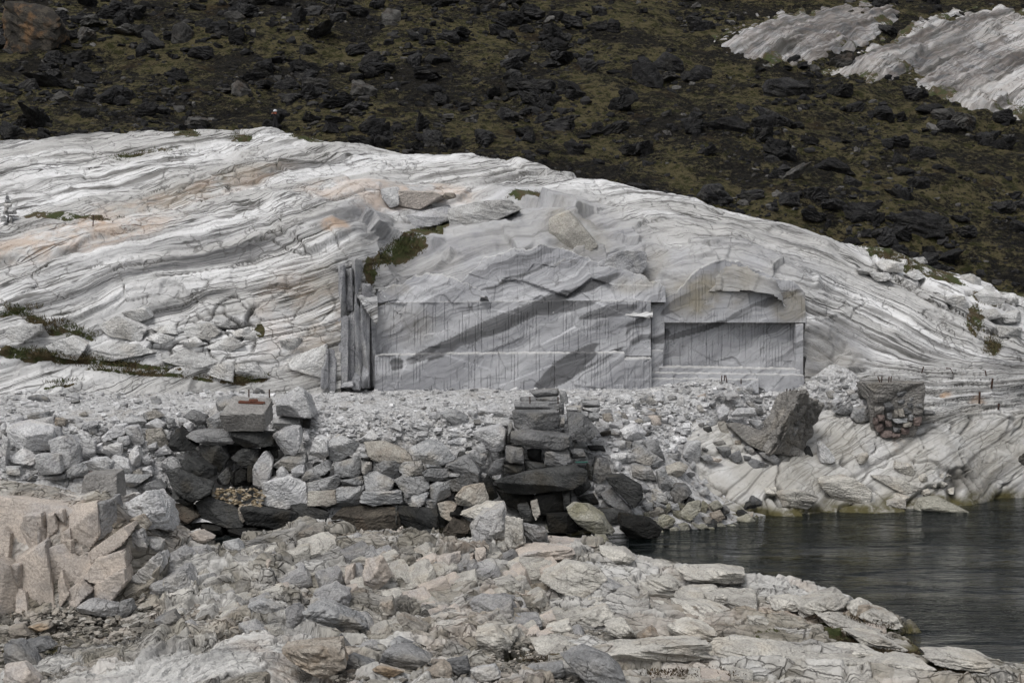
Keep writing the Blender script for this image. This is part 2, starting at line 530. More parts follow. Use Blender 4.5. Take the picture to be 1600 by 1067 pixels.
# tundra hillside
m, nt, b = new_mat("tundra_hillside"); q = NB(nt)
pos = q.n("ShaderNodeNewGeometry").outputs['Position']
ps = q.vmul(pos, (1, .8, 1.6))
n1 = q.noise(ps, .10, 7, .7); n2 = q.noise(ps, .6, 5, .8, .4); n3 = q.noise(ps, 2.4, 5, .85)
col = q.mix(q.ramp(n3, .38, .62), (.010, .0098, .0095), (.034, .031, .025))
gm = q.math('ADD', q.math('MULTIPLY', n1, .55), q.math('ADD', q.math('MULTIPLY', n2, .40), q.math('MULTIPLY', n3, .42)))
ocm = q.mix(q.ramp(q.noise(pos, 1.2, 5, .8), .40, .58), (.042, .044, .017), (.14, .12, .066))
col = q.mix(q.ramp(gm, .65, .72, 0, 1), col, ocm)
col = q.mix(q.ramp(q.noise(pos, .2, 5, .6), .58, .7, 0, .6), col, (.05, .034, .02))
col = q.mix(q.ramp(q.noise(pos, 4.5, 5, .8), .60, .68, 0, .6), col, (.13, .12, .105))
q.l(col, b.inputs['Base Color']); b.inputs['Roughness'].default_value = 1.0
b.inputs['Specular IOR Level'].default_value = .1
q.l(q.bump(q.math('ADD', n2, q.math('MULTIPLY', n3, .8)), 1.0, .7), b.inputs['Normal'])
M['tundra'] = m

# water
m = bpy.data.materials.new("calm_sea_water"); m.use_nodes = True; nt = m.node_tree; nt.nodes.clear(); q = NB(nt)
out = q.n("ShaderNodeOutputMaterial")
pos = q.n("ShaderNodeNewGeometry").outputs['Position']
w1 = q.noise(q.vmul(pos, (.42, 1.35, 1)), 1.0, 3, .5, .6)
w2 = q.noise(q.vmul(pos, (1.6, 4.2, 1)), 1.0, 4, .55, .4)
patch = q.ramp(q.noise(q.vmul(pos, (.10, .16, 1)), 1.0, 3, .55), .38, .62, .25, 1.25)
nrm = q.bump(q.math('MULTIPLY', q.math('ADD', q.math('MULTIPLY', w1, 1.0), q.math('MULTIPLY', w2, .40)), patch), 1.0, .5)
gl = q.n("ShaderNodeBsdfGlossy"); gl.inputs['Color'].default_value = (.86, .88, .9, 1); gl.inputs['Roughness'].default_value = .03
tr = q.n("ShaderNodeBsdfTransparent"); tr.inputs['Color'].default_value = (.20, .22, .17, 1)
di = q.n("ShaderNodeBsdfDiffuse"); di.inputs['Color'].default_value = (.008, .012, .012, 1)
fr = q.n("ShaderNodeFresnel"); fr.inputs['IOR'].default_value = 1.42
q.l(nrm, gl.inputs['Normal']); q.l(nrm, fr.inputs['Normal'])
mb = q.n("ShaderNodeMixShader"); mb.inputs[0].default_value = .45
q.l(tr.outputs[0], mb.inputs[1]); q.l(di.outputs[0], mb.inputs[2])
mx = q.n("ShaderNodeMixShader"); q.l(fr.outputs[0], mx.inputs[0]); q.l(mb.outputs[0], mx.inputs[1]); q.l(gl.outputs[0], mx.inputs[2])
q.l(mx.outputs[0], out.inputs[0])
M['water'] = m

# ------------------------------------------------------------------ TERRAIN 1: the marble outcrop
OUT = rbf_px([
    # left flank
    (-150, 605, 80), (-150, 480, 83.5), (-150, 345, 91), (-150, 255, 101), (-150, 222, 107),
    (0, 602, 80.5), (0, 545, 82), (0, 470, 84), (0, 400, 87), (0, 345, 91.5), (0, 285, 98), (0, 232, 105), (0, 217, 109),
    (150, 603, 81.5), (150, 550, 82.6), (150, 480, 84.2), (150, 410, 86.6), (150, 350, 90.5), (150, 290, 97), (150, 230, 104), (150, 205, 108.5),
    (280, 604, 82.4), (280, 550, 83.0), (280, 480, 84.6), (280, 400, 87.0), (280, 345, 90), (280, 270, 97.5), (280, 203, 108),
    (430, 605, 83.0), (430, 540, 83.5), (430, 470, 84.6), (430, 390, 86.8), (430, 330, 90.0), (430, 265, 97), (430, 205, 107.5),
    (520, 605, 83.4), (520, 500, 83.9), (520, 420, 84.8), (520, 370, 86.6), (520, 318, 90.5), (520, 260, 98), (520, 219, 105.5),
    # behind and above the quarry face
    (575, 400, 86.6), (575, 350, 89.0), (575, 320, 91.5), (600, 465, 86.3), (600, 425, 87.2), (620, 395, 88.6),
    (650, 372, 90.8), (690, 352, 92.2), (640, 322, 93.2), (610, 292, 95.0), (680, 300, 95),
    (700, 468, 86.5), (700, 420, 87.6), (700, 385, 89.2), (770, 340, 91.5), (760, 395, 88.0),
    (850, 468, 86.5), (850, 430, 87.0), (850, 388, 87.7), (850, 360, 89.8), (840, 330, 91.8), (850, 300, 95.5),
    (950, 468, 86.6), (950, 430, 87.1), (940, 395, 88.4), (930, 360, 90.4), (950, 325, 93.0),
    (1030, 465, 86.9), (1040, 420, 87.6), (1050, 395, 88.8), (1050, 350, 92),
    (1120, 440, 86.9), (1110, 400, 87.9), (1120, 370, 90), (1140, 345, 93),
    (1200, 445, 86.9), (1190, 420, 87.6), (1190, 390, 89.5), (1200, 360, 93), (1255, 455, 86.9), (1260, 420, 88.5),
    # crest
    (620, 234, 103.5), (620, 262, 98.5), (720, 241, 102.5), (720, 270, 97.5), (820, 256, 101.5), (920, 275, 100), (920, 300, 96), (1020, 297, 99),
    (1100, 317, 98), (1200, 346, 97), (1300, 374, 95.5), (1400, 398, 94), (1480, 440, 93), (1560, 462, 93), (1680, 480, 93),
    # right flank
    (1262, 602, 85.6), (1262, 515, 86.3), (1262, 470, 86.8), (1340, 590, 85.2), (1340, 520, 86.9), (1340, 450, 89.5), (1380, 420, 91.5),
    (1450, 600, 84.6), (1450, 520, 87.0), (1450, 460, 90), (1530, 600, 84.6), (1540, 540, 87), (1540, 500, 89.5), (1600, 590, 85.5), (1600, 520, 89), (1700, 600, 86),
    # right shore
    (1200, 640, 83.0), (1200, 690, 80.6), (1200, 730, 79.0), (1190, 770, 77.4), (1180, 815, 75.4),
    (1300, 640, 83.0), (1300, 690, 80.8), (1300, 735, 79.4), (1300, 775, 78.3), (1300, 808, 77.0),
    (1380, 655, 82.5), (1400, 700, 81.0), (1400, 745, 79.6), (1400, 785, 78.8), (1400, 806, 77.6),
    (1480, 640, 83.0), (1480, 700, 81.3), (1480, 750, 80.3), (1490, 795, 79.4), (1570, 650, 83.6), (1570, 720, 82.5), (1570, 780, 82.3), (1700, 650, 85), (1700, 770, 83.5),
    (1060, 700, 79.0), (1060, 760, 76.6), (1080, 820, 73.9), (1040, 850, 71.8), (980, 680, 79.5), (960, 770, 75.0),
    (1300, 850, 73), (1500, 850, 74), (1700, 850, 75), (1150, 870, 70),
    # beneath the platform
    (-150, 700, 76), (100, 720, 76), (300, 740, 76), (500, 740, 76), (700, 740, 76), (850, 730, 77),
    # back slope
    (-150, 300, 122), (150, 290, 122), (430, 290, 122), (700, 320, 118), (1000, 380, 114), (1300, 450, 108), (1600, 520, 104),
], c=.9, smooth=.04)


def surface(zf, pxs, y0, y1, ny, nrows, karc=14.0, smooth=0):
    """polar sheet of a height function; rows spread by how much surface they cover, not by plan distance.
    returns X, Y, Z, arc length v up the slope, unit normals"""
    Yf = np.linspace(y0, y1, ny)
    Xf = (pxs[None] - 800) / F * Yf[:, None]
    Yg = np.repeat(Yf[:, None], len(pxs), 1)
    Zf = zf(Xf, Yg)
    px, py = project(Xf, Yg, Zf)
    ds = np.hypot(np.diff(Zf, axis=0), np.diff(Yg, axis=0))
    dpy = np.abs(np.diff(py, axis=0))
    wgt = np.hypot(dpy, karc * ds)
    cum = np.vstack([np.zeros((1, len(pxs))), np.cumsum(wgt, 0)])
    cum /= cum[-1:]
    arc = np.vstack([np.zeros((1, len(pxs))), np.cumsum(ds, 0)])
    # keep neighbouring columns in step
    k = np.ones(9) / 9
    for _ in range(2):
        cum = np.apply_along_axis(lambda r: np.convolve(np.pad(r, 4, mode='edge'), k, 'valid'), 1, cum)
        arc = np.apply_along_axis(lambda r: np.convolve(np.pad(r, 4, mode='edge'), k, 'valid'), 1, arc)
    t = np.linspace(0, 1, nrows)
    Y = np.stack([np.interp(t, cum[:, c], Yf) for c in range(len(pxs))], 1)
    v = np.stack([np.interp(Y[:, c], Yf, arc[:, c]) for c in range(len(pxs))], 1)
    X = (pxs[None] - 800) / F * Y
    Z = np.stack([np.interp(Y[:, c], Yf, Zf[:, c]) for c in range(len(pxs))], 1)
    e = .15
    Zx = (zf(X[::4, ::4] + e, Y[::4, ::4]) - zf(X[::4, ::4] - e, Y[::4, ::4])) / (2 * e)
    Zy = (zf(X[::4, ::4], Y[::4, ::4] + e) - zf(X[::4, ::4], Y[::4, ::4] - e)) / (2 * e)

    def up(A):
        r, c = A.shape
        ri, ci = np.arange(X.shape[0]) / 4, np.arange(X.shape[1]) / 4
        B = np.stack([np.interp(ri, np.arange(r), A[:, q]) for q in range(c)], 1)
        return np.stack([np.interp(ci, np.arange(c), B[q]) for q in range(len(ri))], 0)
    Zx, Zy = up(Zx), up(Zy)
    N = np.stack([-Zx, -Zy, np.ones_like(Zx)], -1)
    N /= np.linalg.norm(N, axis=-1, keepdims=True)
    return X, Y, Z, v, N


def line(v, w):
    """thin line where a signed noise crosses zero"""
    return sstep(w, 0, np.abs(v))


def strat_coords(X, Y, Z):
    """along-bedding and across-bedding coordinates: a fold that rises to the right and bends over near X=11"""
    wob = .8 * fbm(X / 13, Y / 14 + Z / 9, 2, 31) + .09 * fbm(X / 3.2, Z / 2.8 + Y / 5, 2, 47)
    hi = sstep(4.0, 7.5, Z)
    slope_int = .30 * X - (.75 * 2.2 * np.logaddexp(0, (X - 10.5) / 2.2)) * hi + (.22 * np.maximum(X - 12, 0)) * (1 - hi)
    s = Z * .95 + Y * .10 - slope_int + wob
    al = X + .3 * Z + .3 * Y
    return al, s


MOSS_OUT = [(648, 378, 45, 18, 25), (690, 360, 24, 10, 20), (600, 400, 26, 12, 40), (578, 425, 10, 22), (290, 208, 24, 6),
            (130, 560, 150, 5, -7), (60, 552, 70, 7), (250, 585, 150, 3.5, -6, .8), (95, 598, 26, 5), (380, 592, 40, 6), (110, 512, 45, 5, -22, .8), (100, 343, 80, 5, 0, .8), (55, 500, 60, 8, -25, .8),
            (825, 305, 32, 6), (1400, 402, 75, 8, -20, .85), (1452, 430, 60, 11, -20, .85), (1522, 500, 14, 26, 0, .8), (1545, 470, 30, 8, -15, .8), (1550, 540, 16, 14, 0, .8), (1590, 455, 40, 14),
            (408, 518, 8, 12), (640, 465, 40, 5), (1500, 700, 1, 1), (375, 212, 22, 4), (480, 215, 26, 4, -12), (220, 240, 60, 4, 8, .7), (20, 490, 45, 5, 15, .6)]
DARK_OUT = [(270, 425, 190, 22, 16, .95), (330, 455, 150, 12, 18, .8), (250, 395, 170, 10, 18, .55), (120, 495, 80, 16, 20, .5), (320, 500, 120, 8, 14, .45),
            (560, 360, 30, 30, 0, .5), (1140, 360, 110, 16, -6, .35), (1180, 380, 60, 30, -20, .3), (500, 400, 50, 14, 0, .5), (90, 215, 110, 16, 3, .55), (400, 275, 120, 14, 10, .35), (1570, 530, 40, 60, 0, .6),
            (1530, 745, 60, 40, 0, .5), (1240, 400, 60, 20, -30, .35), (1430, 540, 60, 22, -10, .35)]  # first patch here: painted shade below the overhanging shore rock
OCHRE_OUT = [(120, 372, 150, 22, 10, .55), (270, 310, 170, 16, 14, .35), (650, 305, 90, 18, 5, .55), (145, 352, 26, 10, 0, .9), (525, 355, 22, 12, 0, .7), (560, 300, 90, 16, 0, .4), (470, 500, 70, 80, 0, .22),
             (1405, 690, 10, 16, 0, .9), (1480, 615, 10, 5, 0, .9), (1530, 625, 14, 6, 0, .9)]
CUT_OUT = [(800, 410, 240, 85, 0, 1), (1110, 435, 150, 55, 0, .9), (900, 355, 150, 45, -18, .9), (1300, 550, 62, 50, 0, .9), (570, 345, 50, 30, 0, .8), (740, 350, 80, 30, 0, .6), (640, 310, 60, 22, 0, .5)]
TAN_OUT = [(900, 365, 50, 36, -30, .5), (1110, 450, 80, 30, 10, .55), (1000, 420, 50, 22, 20, .4), (500, 500, 40, 90, 0, .3), (1290, 560, 50, 50, 0, .3), (1150, 760, 120, 30, 0, .5), (1350, 770, 200, 50, 0, .35), (300, 300, 130, 18, 14, .35)]
BLOCK_OUT = [(330, 525, 130, 42, 10, 1), (240, 560, 110, 30, 0, .5), (320, 290, 180, 26, 14, .8), (1450, 430, 110, 40, -25, .9), (1540, 480, 70, 60, 0, 1), (1330, 770, 260, 55, 0, .9), (1470, 610, 160, 60, -15, .6), (470, 480, 60, 60, 0, .5), (1180, 700, 80, 60, 0, .5)]


def outcrop():
    pxs = np.linspace(-110, 1710, 900)
    X, Y, Z, v, N = surface(OUT, pxs, 71, 126, 420, 470, 10.0)
    px, py = project(X, Y, Z)
    cut = ellipse_mask(px, py, CUT_OUT)
    blk = ellipse_mask(px, py, BLOCK_OUT)
    dkz = ellipse_mask(px, py, DARK_OUT)
    al, s = strat_coords(X, Y, Z)
    nat = 1 - .85 * cut
    low = .28 * fbm(X / 5, v / 5, 3, 3)
    # bedding: low rounded steps plus incised partings
    amp = .3 + .7 * sstep(-.3, .4, perlin(X / 7, v / 6, 15))
    lowz = sstep(5.5, 4.0, Z) * sstep(1000, 1100, px)
    slabz, slabe = facets(al * .07 + .15 * perlin(X / 3, v / 3, 25), s * .36 + .08 * perlin(X / 2, v / 2, 26), 63, 1.0, .03)
    slabz2, slabe2 = facets(al * .16 + .15 * perlin(X / 2, v / 2, 27), s * 1.1 + .1 * perlin(X, v, 28), 64, .9, .05)
    led = slabz * .42 + slabz2 * .20 * amp + perlin(al * .035, s * .7, 11) * .10 + np.tanh(4 * perlin(al * .06, s * 1.9, 12)) * .025 + perlin(al * .2, s * 5, 13) * .012
    # partings: thin lines along the bedding that come and go
    l1 = line(perlin(al * .03, s * 1.0, 16), .10) * sstep(-.05, .3, perlin(al * .09, s * .8, 17))
    part = np.clip(l1, 0, 1)
    # joints across the bedding
    fz, ed = facets(al * (.36 - .1 * lowz) + .2 * perlin(X, v, 8), s * .72 - .3 * s * lowz + .15 * perlin(X + 5, v, 8), 61, 1.0, .08)
    gro = sstep(.075, .0, ed)
    fz2, ed2 = facets(X * .15 + .4 * perlin(X * .4, v * .4, 9), v * .16 + .3 * perlin(X * .5, v * .5, 10), 62, .8)
    gro2 = sstep(.016, .0, ed2) * sstep(-.05, .25, perlin(X / 5, v / 5, 77))
    rough = fbm(X * 1.3, v * 1.3, 4, 21) * .05
    # broken smooth planes above the face
    fc, edc = facets(X * .33 + .15 * perlin(X, v, 5) + v * .1, v * .42, 71, 2.0, .02)
    fc2, _ = facets(X * .9 + v * .3, v * 1.1, 72, 1.4, .1)
    D = low * (1 - .5 * cut) + (led * amp - part * .14) * nat * (1 + .6 * dkz) * (1 - .85 * lowz) + rough * (1 - .4 * cut)
    D += blk * (fz * .40 - gro * .30) + nat * (fz2 * .12 - gro2 * .25) + cut * (fc * .95 + fc2 * .16)
    crack = np.clip(blk * gro + .5 * sstep(.03, 0, slabe) * nat * sstep(-.1, .2, perlin(X / 4, v / 4, 35)) + .4 * sstep(.04, 0, slabe2) * nat * amp * sstep(0, .3, perlin(X / 3, v / 3, 36)) + gro2 * nat * .9 + part * nat * (.75 + .25 * dkz), 0, 1)
    P = np.stack([X, Y, Z], -1) + N * D[..., None]
    moss = ellipse_mask(px, py, MOSS_OUT)
    moss = np.maximum(moss, blk * gro * .42 * sstep(-.2, .3, perlin(X / 3, v / 3, 33)))
    dkz = np.maximum(dkz, .62 * ellipse_mask(px, py, [(250, 455, 300, 80, 8, 1), (540, 350, 60, 35, 0, .9), (1180, 370, 120, 30, -8, .6)]))
    dark = dkz * sstep(-.2, .15, perlin(al * .04, s * 1.1, 19))
    och = ellipse_mask(px, py, OCHRE_OUT)
    tan = np.maximum(ellipse_mask(px, py, TAN_OUT), .45 * lowz)
    alg = sstep(.75, .1, P[..., 2] + .3 * perlin(X, Y, 55))
    faceY = np.where(px < 1020, 86.05, 86.5)
    inside = (pxs[None] > 532) & (pxs[None] < 1257) & (Y < np.where(pxs[None] < 588, 84.7, faceY)) & (Y > np.where(pxs[None] > 900, 84.2, 79))
    over = (px > 880) & (px < 1257) & (Y > 81.0) & (Y < 86.5) & (P[..., 2] < 8.0) & (P[..., 2] > PLAT(X, Y) - .3)
    kill = inside | over | (P[..., 2] < -1.6)
    V = P.reshape(-1, 3)
    Q = grid_quads(*X.shape)
    Q = Q[~kill.ravel()[Q].any(1)]
    st = np.stack([al, s, Y], -1).reshape(-1, 3)
    m1 = np.stack([moss, dark, och, cut], -1).reshape(-1, 4)
    m2 = np.stack([crack, alg, tan, .75 * lowz], -1).reshape(-1, 4)
    V, Q, st, m1, m2 = compact(V, Q, st, m1, m2)
    me = mesh_np("marble_outcrop", V, Q, M['marble'], True)
    attr_vec(me, "strat", st); attr_col(me, "mask", m1); attr_col(me, "mask2", m2)
    o = link("rock_hill", me)
    tag(o, "broad dome of white banded marble bedrock above the quarry", kind="structure")
    return o



# ------------------------------------------------------------------ TERRAIN 2: gravel platform
PLAT = rbf_px([
    (-150, 592, 83), (0, 594, 83.5), (250, 602, 85), (450, 604, 86), (590, 605, 87), (800, 605, 87), (1000, 605, 88), (1250, 604, 88), (1400, 602, 87),
    (-150, 640, 76.5), (0, 640, 77), (150, 635, 78), (300, 640, 77.5), (480, 640, 77.5), (640, 640, 78), (780, 645, 77), (900, 625, 80.5), (1000, 616, 83), (1150, 612, 84), (1300, 612, 84.5),
    (-150, 680, 73), (0, 675, 73.5), (130, 665, 74.5), (250, 660, 75), (350, 690, 74.4), (470, 680, 74.8), (600, 690, 74.4), (720, 690, 74.4), (790, 690, 75.0), (900, 665, 77.0), (980, 650, 79.5), (1100, 640, 81.5), (1250, 635, 82.6), (1340, 632, 83.2),
    (-150, 770, 70), (0, 770, 70.5), (130, 780, 70.8), (250, 790, 72.2), (350, 800, 73.6), (470, 800, 73.4), (600, 800, 73.4), (700, 810, 73.4), (820, 820, 73.4), (900, 760, 73.5), (960, 760, 74.0), (960, 820, 72.0), (1040, 740, 75.6), (1040, 820, 72.9),
    (1120, 690, 80.6), (1200, 690, 83), (1300, 690, 84), (1400, 690, 84), (1120, 760, 78), (1300, 760, 82), (1420, 650, 86),
    (0, 850, 68), (300, 860, 72.5), (600, 860, 71.8), (800, 870, 72), (960, 870, 70.0), (1060, 870, 70),
], c=.6, smooth=.02)


def platform():
    pxs = np.linspace(-110, 1420, 520)
    Yr = np.r_[np.arange(68.5, 77, .09), np.arange(77, 89, .13)]
    X = (pxs[None] - 800) / F * Yr[:, None]
    Y = np.repeat(Yr[:, None], len(pxs), 1)
    Z = PLAT(X, Y) + .13 * fbm(X / 2.2, Y / 2.2, 4, 201) + .05 * np.abs(fbm(X * 2, Y * 2, 3, 205))
    px, py = project(X, Y, Z)
    V = np.stack([X, Y, Z], -1).reshape(-1, 3)
    Q = grid_quads(*X.shape)
    kill = (Z < -1.5)
    Q = Q[~kill.ravel()[Q].any(1)]
    V, Q = compact(V, Q)
    me = mesh_np("gravel", V, Q, M['gravel'], True)
    o = link("ground", me)
    tag(o, "pale crushed marble platform between quarry face and quay", kind="structure")
    return o


rock_hill = outcrop()
platform()

# ------------------------------------------------------------------ TERRAIN 3: foreground bedrock
def fore_pts(tab):
    """(px, py, height above the water) -> (px, py, distance)"""
    return [(x, y, (CAMZ - z) * F / (y - 400.0)) for x, y, z in tab]


FORE = rbf_px(fore_pts([
    # upper rim
    (-150, 748, 4.3), (0, 752, 4.3), (110, 766, 4.2), (175, 786, 4.0), (235, 800, 3.4), (255, 828, 2.6), (330, 852, 1.9), (420, 842, 2.1), (490, 823, 2.4), (560, 830, 2.3), (650, 836, 2.2), (700, 850, 2.0), (770, 846, 2.1), (860, 852, 2.0), (960, 866, 1.7), (1030, 893, 1.3),
    (1100, 897, 1.3), (1200, 906, 1.2), (1300, 925, 1.0), (1380, 952, .8), (1408, 985, .35),
    # left block: top, face, foot
    (-150, 775, 4.3), (0, 780, 4.2), (100, 790, 4.1), (165, 805, 3.9), (0, 850, 2.9), (90, 860, 2.8), (165, 860, 2.7), (-150, 850, 2.9), (0, 930, 1.3), (80, 945, 1.1), (170, 930, 1.3), (230, 870, 2.3), (-150, 940, 1.2),
    (0, 985, .7), (120, 980, .6), (240, 965, .8), (300, 880, 1.9), (300, 930, 1.2), (60, 1010, .5),
    # middle
    (400, 880, 1.8), (400, 930, 1.3), (500, 870, 2.0), (500, 930, 1.4), (600, 870, 2.0), (600, 930, 1.35), (700, 890, 1.8), (700, 940, 1.2), (800, 890, 1.8), (800, 940, 1.25), (900, 900, 1.6), (900, 950, 1.15), (1000, 930, 1.2), (1060, 960, .9), (1150, 940, 1.0), (1250, 960, .75), (1330, 980, .5),
    # near strip
    (0, 1040, .7), (120, 1030, .6), (250, 1000, 1.0), (340, 1000, 1.3), (300, 1050, 1.3), (450, 990, 1.2), (450, 1045, 1.1), (600, 990, .85), (600, 1040, .7), (700, 1000, .75), (800, 1000, .75), (900, 1010, .7), (1000, 1000, .75), (1100, 1000, .65), (1100, 1040, .7), (1200, 1005, .5), (1200, 1040, .65), (1300, 1015, .4), (1300, 1045, .6), (1400, 1022, .3), (1400, 1048, .5), (1500, 1046, .22), (1600, 1056, .2),
    (0, 1090, .9), (300, 1090, 1.2), (600, 1090, .9), (900, 1090, .9), (1200, 1090, .8), (1500, 1090, .5), (1700, 1095, .3),
    (0, 1250, .9), (800, 1250, .9), (1600, 1250, .5),
]) + [
    # behind the rim, under water
    (-150, 800, 68), (100, 830, 67.5), (300, 890, 67), (500, 890, 67), (700, 890, 67), (860, 890, 66.5), (980, 910, 66), (1100, 950, 64.5), (1300, 990, 61.5), (1430, 1020, 57), (1450, 1040, 54), (1550, 1065, 51.5), (1700, 1090, 50), (1700, 1110, 58), (1500, 1070, 60), (1300, 1020, 67), (1000, 960, 70),
], c=.6, smooth=.02)
MOSS_FG = [(1250, 985, 90, 10, -6), (1330, 1000, 110, 8, -6), (1150, 1000, 70, 7, 0, .8), (1400, 1020, 60, 8), (1030, 1012, 50, 8, 8), (880, 1030, 60, 6, 0, .9), (960, 1025, 60, 7), (1150, 1035, 120, 6, 0, .8), (1340, 968, 80, 5, -8), (1470, 1047, 60, 5), (1080, 1050, 80, 5, 0, .7)]


def foreground():
    pxs = np.linspace(-110, 1710, 1000)
    X, Y, Z, v, N = surface(FORE, pxs, 39.5, 69, 460, 620, 12.0)
    px, py = project(X, Y, Z)
    right = sstep(850, 1120, px)
    left = sstep(420, 200, px)
    wob = .5 * fbm(X / 4, v / 4, 3, 301)
    s = v * (.95 - .3 * left) - X * (.10 + .35 * left) + wob * (1 - .5 * right) + .22 * X * right
    al = X + .25 * v
    jx = .22 * perlin(X * 1.1, v * 1.1, 311); jy = .22 * perlin(X * 1.1 + 7, v * 1.1, 312)
    f0, e0 = facets(X * .26 + jx, s * .34 + jy, 320, 1.7, .05)
    f1, e1, id1 = facets(al * .50 + jx, s * .80 + jy, 321, 1.7, .10, True)
    f2, e2, id2 = facets(al * 1.15 + jx, s * 1.9 + jy, 322, 1.6, .20, True)
    f3, e3 = facets(al * 2.7 + jx, s * 4.2 + jy, 323, 1.5, .4)
    frac = sstep(-.35, .3, perlin(X / 4 + 3, v / 4, 331))            # how broken the rock is here
    frac = frac * (1 - .75 * right) + .12
    led = np.tanh(5 * perlin(al * .06, s * .8, 341)) * .22 + np.tanh(3 * perlin(al * .15, s * 2.4, 342)) * .09 + perlin(al * .3, s * 6, 343) * .04
    white = ellipse_mask(px, py, [(300, 1040, 190, 30, 8, 1), (420, 1000, 120, 25, 12, .8), (1180, 905, 110, 10, -4, .9), (1290, 930, 80, 14, -14, .7), (1330, 985, 70, 10, -8, .8), (960, 900, 70, 30, 0, .5), (220, 790, 40, 30, 0, .8)])
    calm = 1 - .6 * ellipse_mask(px, py, [(300, 1045, 190, 32, 8, 1), (60, 770, 130, 18, 0, .6)])
    calm = calm * (1 - .8 * ellipse_mask(px, py, [(70, 860, 150, 95, 0, 1)]))
    D = .14 * fbm(X / 3.5, v / 3.5, 2, 305) + calm * (f0 * .42 * (1 - .4 * right) + f1 * .40 * (.4 + .6 * frac) * (1 - .35 * right) + f2 * .32 * (.25 + .75 * frac) + f3 * .13 * (.15 + .85 * frac) + led * (.3 + .8 * right) * (1 - .8 * left))
    g = sstep(.05, 0, e1) * .22 + sstep(.07, 0, e2) * .10 * frac + sstep(.03, 0, e0) * .22
    part = line(perlin(al * .06, s * 2.2, 345), .09) * sstep(-.1, .3, perlin(al * .15, s, 346)) * (1 - left)
    D += -g * calm - part * .08 + .035 * fbm(X * 4, v * 5, 4, 350, .65)
    P = np.stack([X, Y, Z], -1) + N * D[..., None]
    crack = (1 - .7 * left) * np.clip((sstep(.035, 0, e1) * .8 + sstep(.04, 0, e2) * .6 * frac + sstep(.016, .0, e0) * .5) * calm + part * .6, 0, 1)
    wet = sstep(.38, .0, P[..., 2] + .22 * perlin(X, Y, 355))
    moss = ellipse_mask(px, py, MOSS_FG) * sstep(.38, -.05, f1 + led + f2 * .5)
    dark = (.30 * sstep(.0, .5, perlin(X / 3, v / 3, 361)) + .35 * sstep(.55, .75, id1) + .25 * sstep(.65, .8, id2)) * (1 - .6 * right)
    pale = .55 * sstep(.30, .12, id1) + .45 * sstep(.3, .15, id2)
    och = .55 * sstep(.05, .5, perlin(X / 4 + 9, v / 5, 365)) + .5 * ellipse_mask(px, py, [(90, 830, 130, 80, 0, 1), (500, 1040, 60, 20, 0, 1), (1250, 960, 120, 30, 0, .6)])
    V = P.reshape(-1, 3)
    Q = grid_quads(*X.shape)
    Q = Q[~(V[:, 2] < -2.5)[Q].any(1)]
    st = np.stack([al, s, P[..., 2]], -1).reshape(-1, 3)
    m1 = np.stack([moss, dark, np.clip(och + .6 * sstep(.45, .55, id1) * sstep(.65, .55, id1), 0, 1) * .4, np.zeros_like(px)], -1).reshape(-1, 4)
    m2 = np.stack([crack * .85, wet, .55 * (1 - white) * sstep(.3, .6, id2 * .5 + id1 * .5), np.clip(white + pale, 0, 1)], -1).reshape(-1, 4)
    V, Q, st, m1, m2 = compact(V, Q, st, m1, m2)
    me = mesh_np("foreground_bedrock", V, Q, M['shore'], True)
    attr_vec(me, "strat", st); attr_col(me, "mask", m1); attr_col(me, "mask2", m2)
    o = link("shore_rock", me)
    tag(o, "fractured grey and tan bedrock along the near shore", kind="structure")
    return o


shore_rock = foreground()

# water: one sheet
wm = mesh_np("water", [(-60, 30, 0), (90, 30, 0), (90, 100, 0), (-60, 100, 0)], [(0, 1, 2, 3)], M['water'])
water = tag(link("water", wm), "dark calm sea inlet with fine ripples", kind="structure")
sb = mesh_np("seabed", [(-60, 30, -3), (90, 30, -3), (90, 100, -3), (-60, 100, -3)], [(0, 1, 2, 3)], simple_mat("seabed_mud", (.03, .03, .022), .9, 0, 0, (.05, .047, .03), .5))
tag(link("seabed", sb), "dark sea floor under the inlet", kind="structure")

# ------------------------------------------------------------------ TERRAIN 4: hillside
HILL = rbf_px([
    (-400, 270, 111), (0, 270, 112), (400, 275, 113), (800, 330, 109), (1100, 400, 105), (1350, 470, 101), (1600, 500, 99), (2000, 520, 98),
    (-400, 200, 126), (0, 200, 127), (400, 200, 128), (800, 240, 122), (1200, 310, 114), (1400, 360, 110), (1600, 390, 110), (2000, 400, 110),
    (-400, 100, 147), (0, 100, 148), (400, 100, 149), (800, 120, 146), (1200, 190, 134), (1400, 220, 132), (1600, 240, 132), (2000, 250, 132),
    (-400, 0, 172), (0, 0, 172), (400, 0, 174), (800, 0, 174), (1200, 60, 164), (1600, 60, 170), (2000, 60, 170),
    (-400, -250, 260), (400, -240, 262), (1200, -230, 265), (2000, -220, 268), (0, -380, 370), (800, -370, 370), (1600, -360, 370),
], c=6, smooth=.02)


def hill_z(X, Y):
    return HILL(X, Y) + 1.0 * fbm(X / 14, Y / 14, 3, 401) + .35 * fbm(X / 3.5, Y / 3.5, 3, 405)


def hillside():
    pxs = np.linspace(-260, 1860, 520)
    Yr = np.r_[np.arange(97, 180, .36), np.arange(180, 372, 3.0)]
    X = (pxs[None] - 800) / F * Yr[:, None]
    Y = np.repeat(Yr[:, None], len(pxs), 1)
    Z = hill_z(X, Y) + .16 * np.abs(fbm(X / 1.1, Y / 1.1, 3, 409)) * (Y < 182)
    me = mesh_np("hillside", np.stack([X, Y, Z], -1).reshape(-1, 3), grid_quads(*X.shape), M['tundra'], True)
    tag(link("hillside", me), "dark mossy scree slope rising behind the quarry", kind="structure")


hillside()

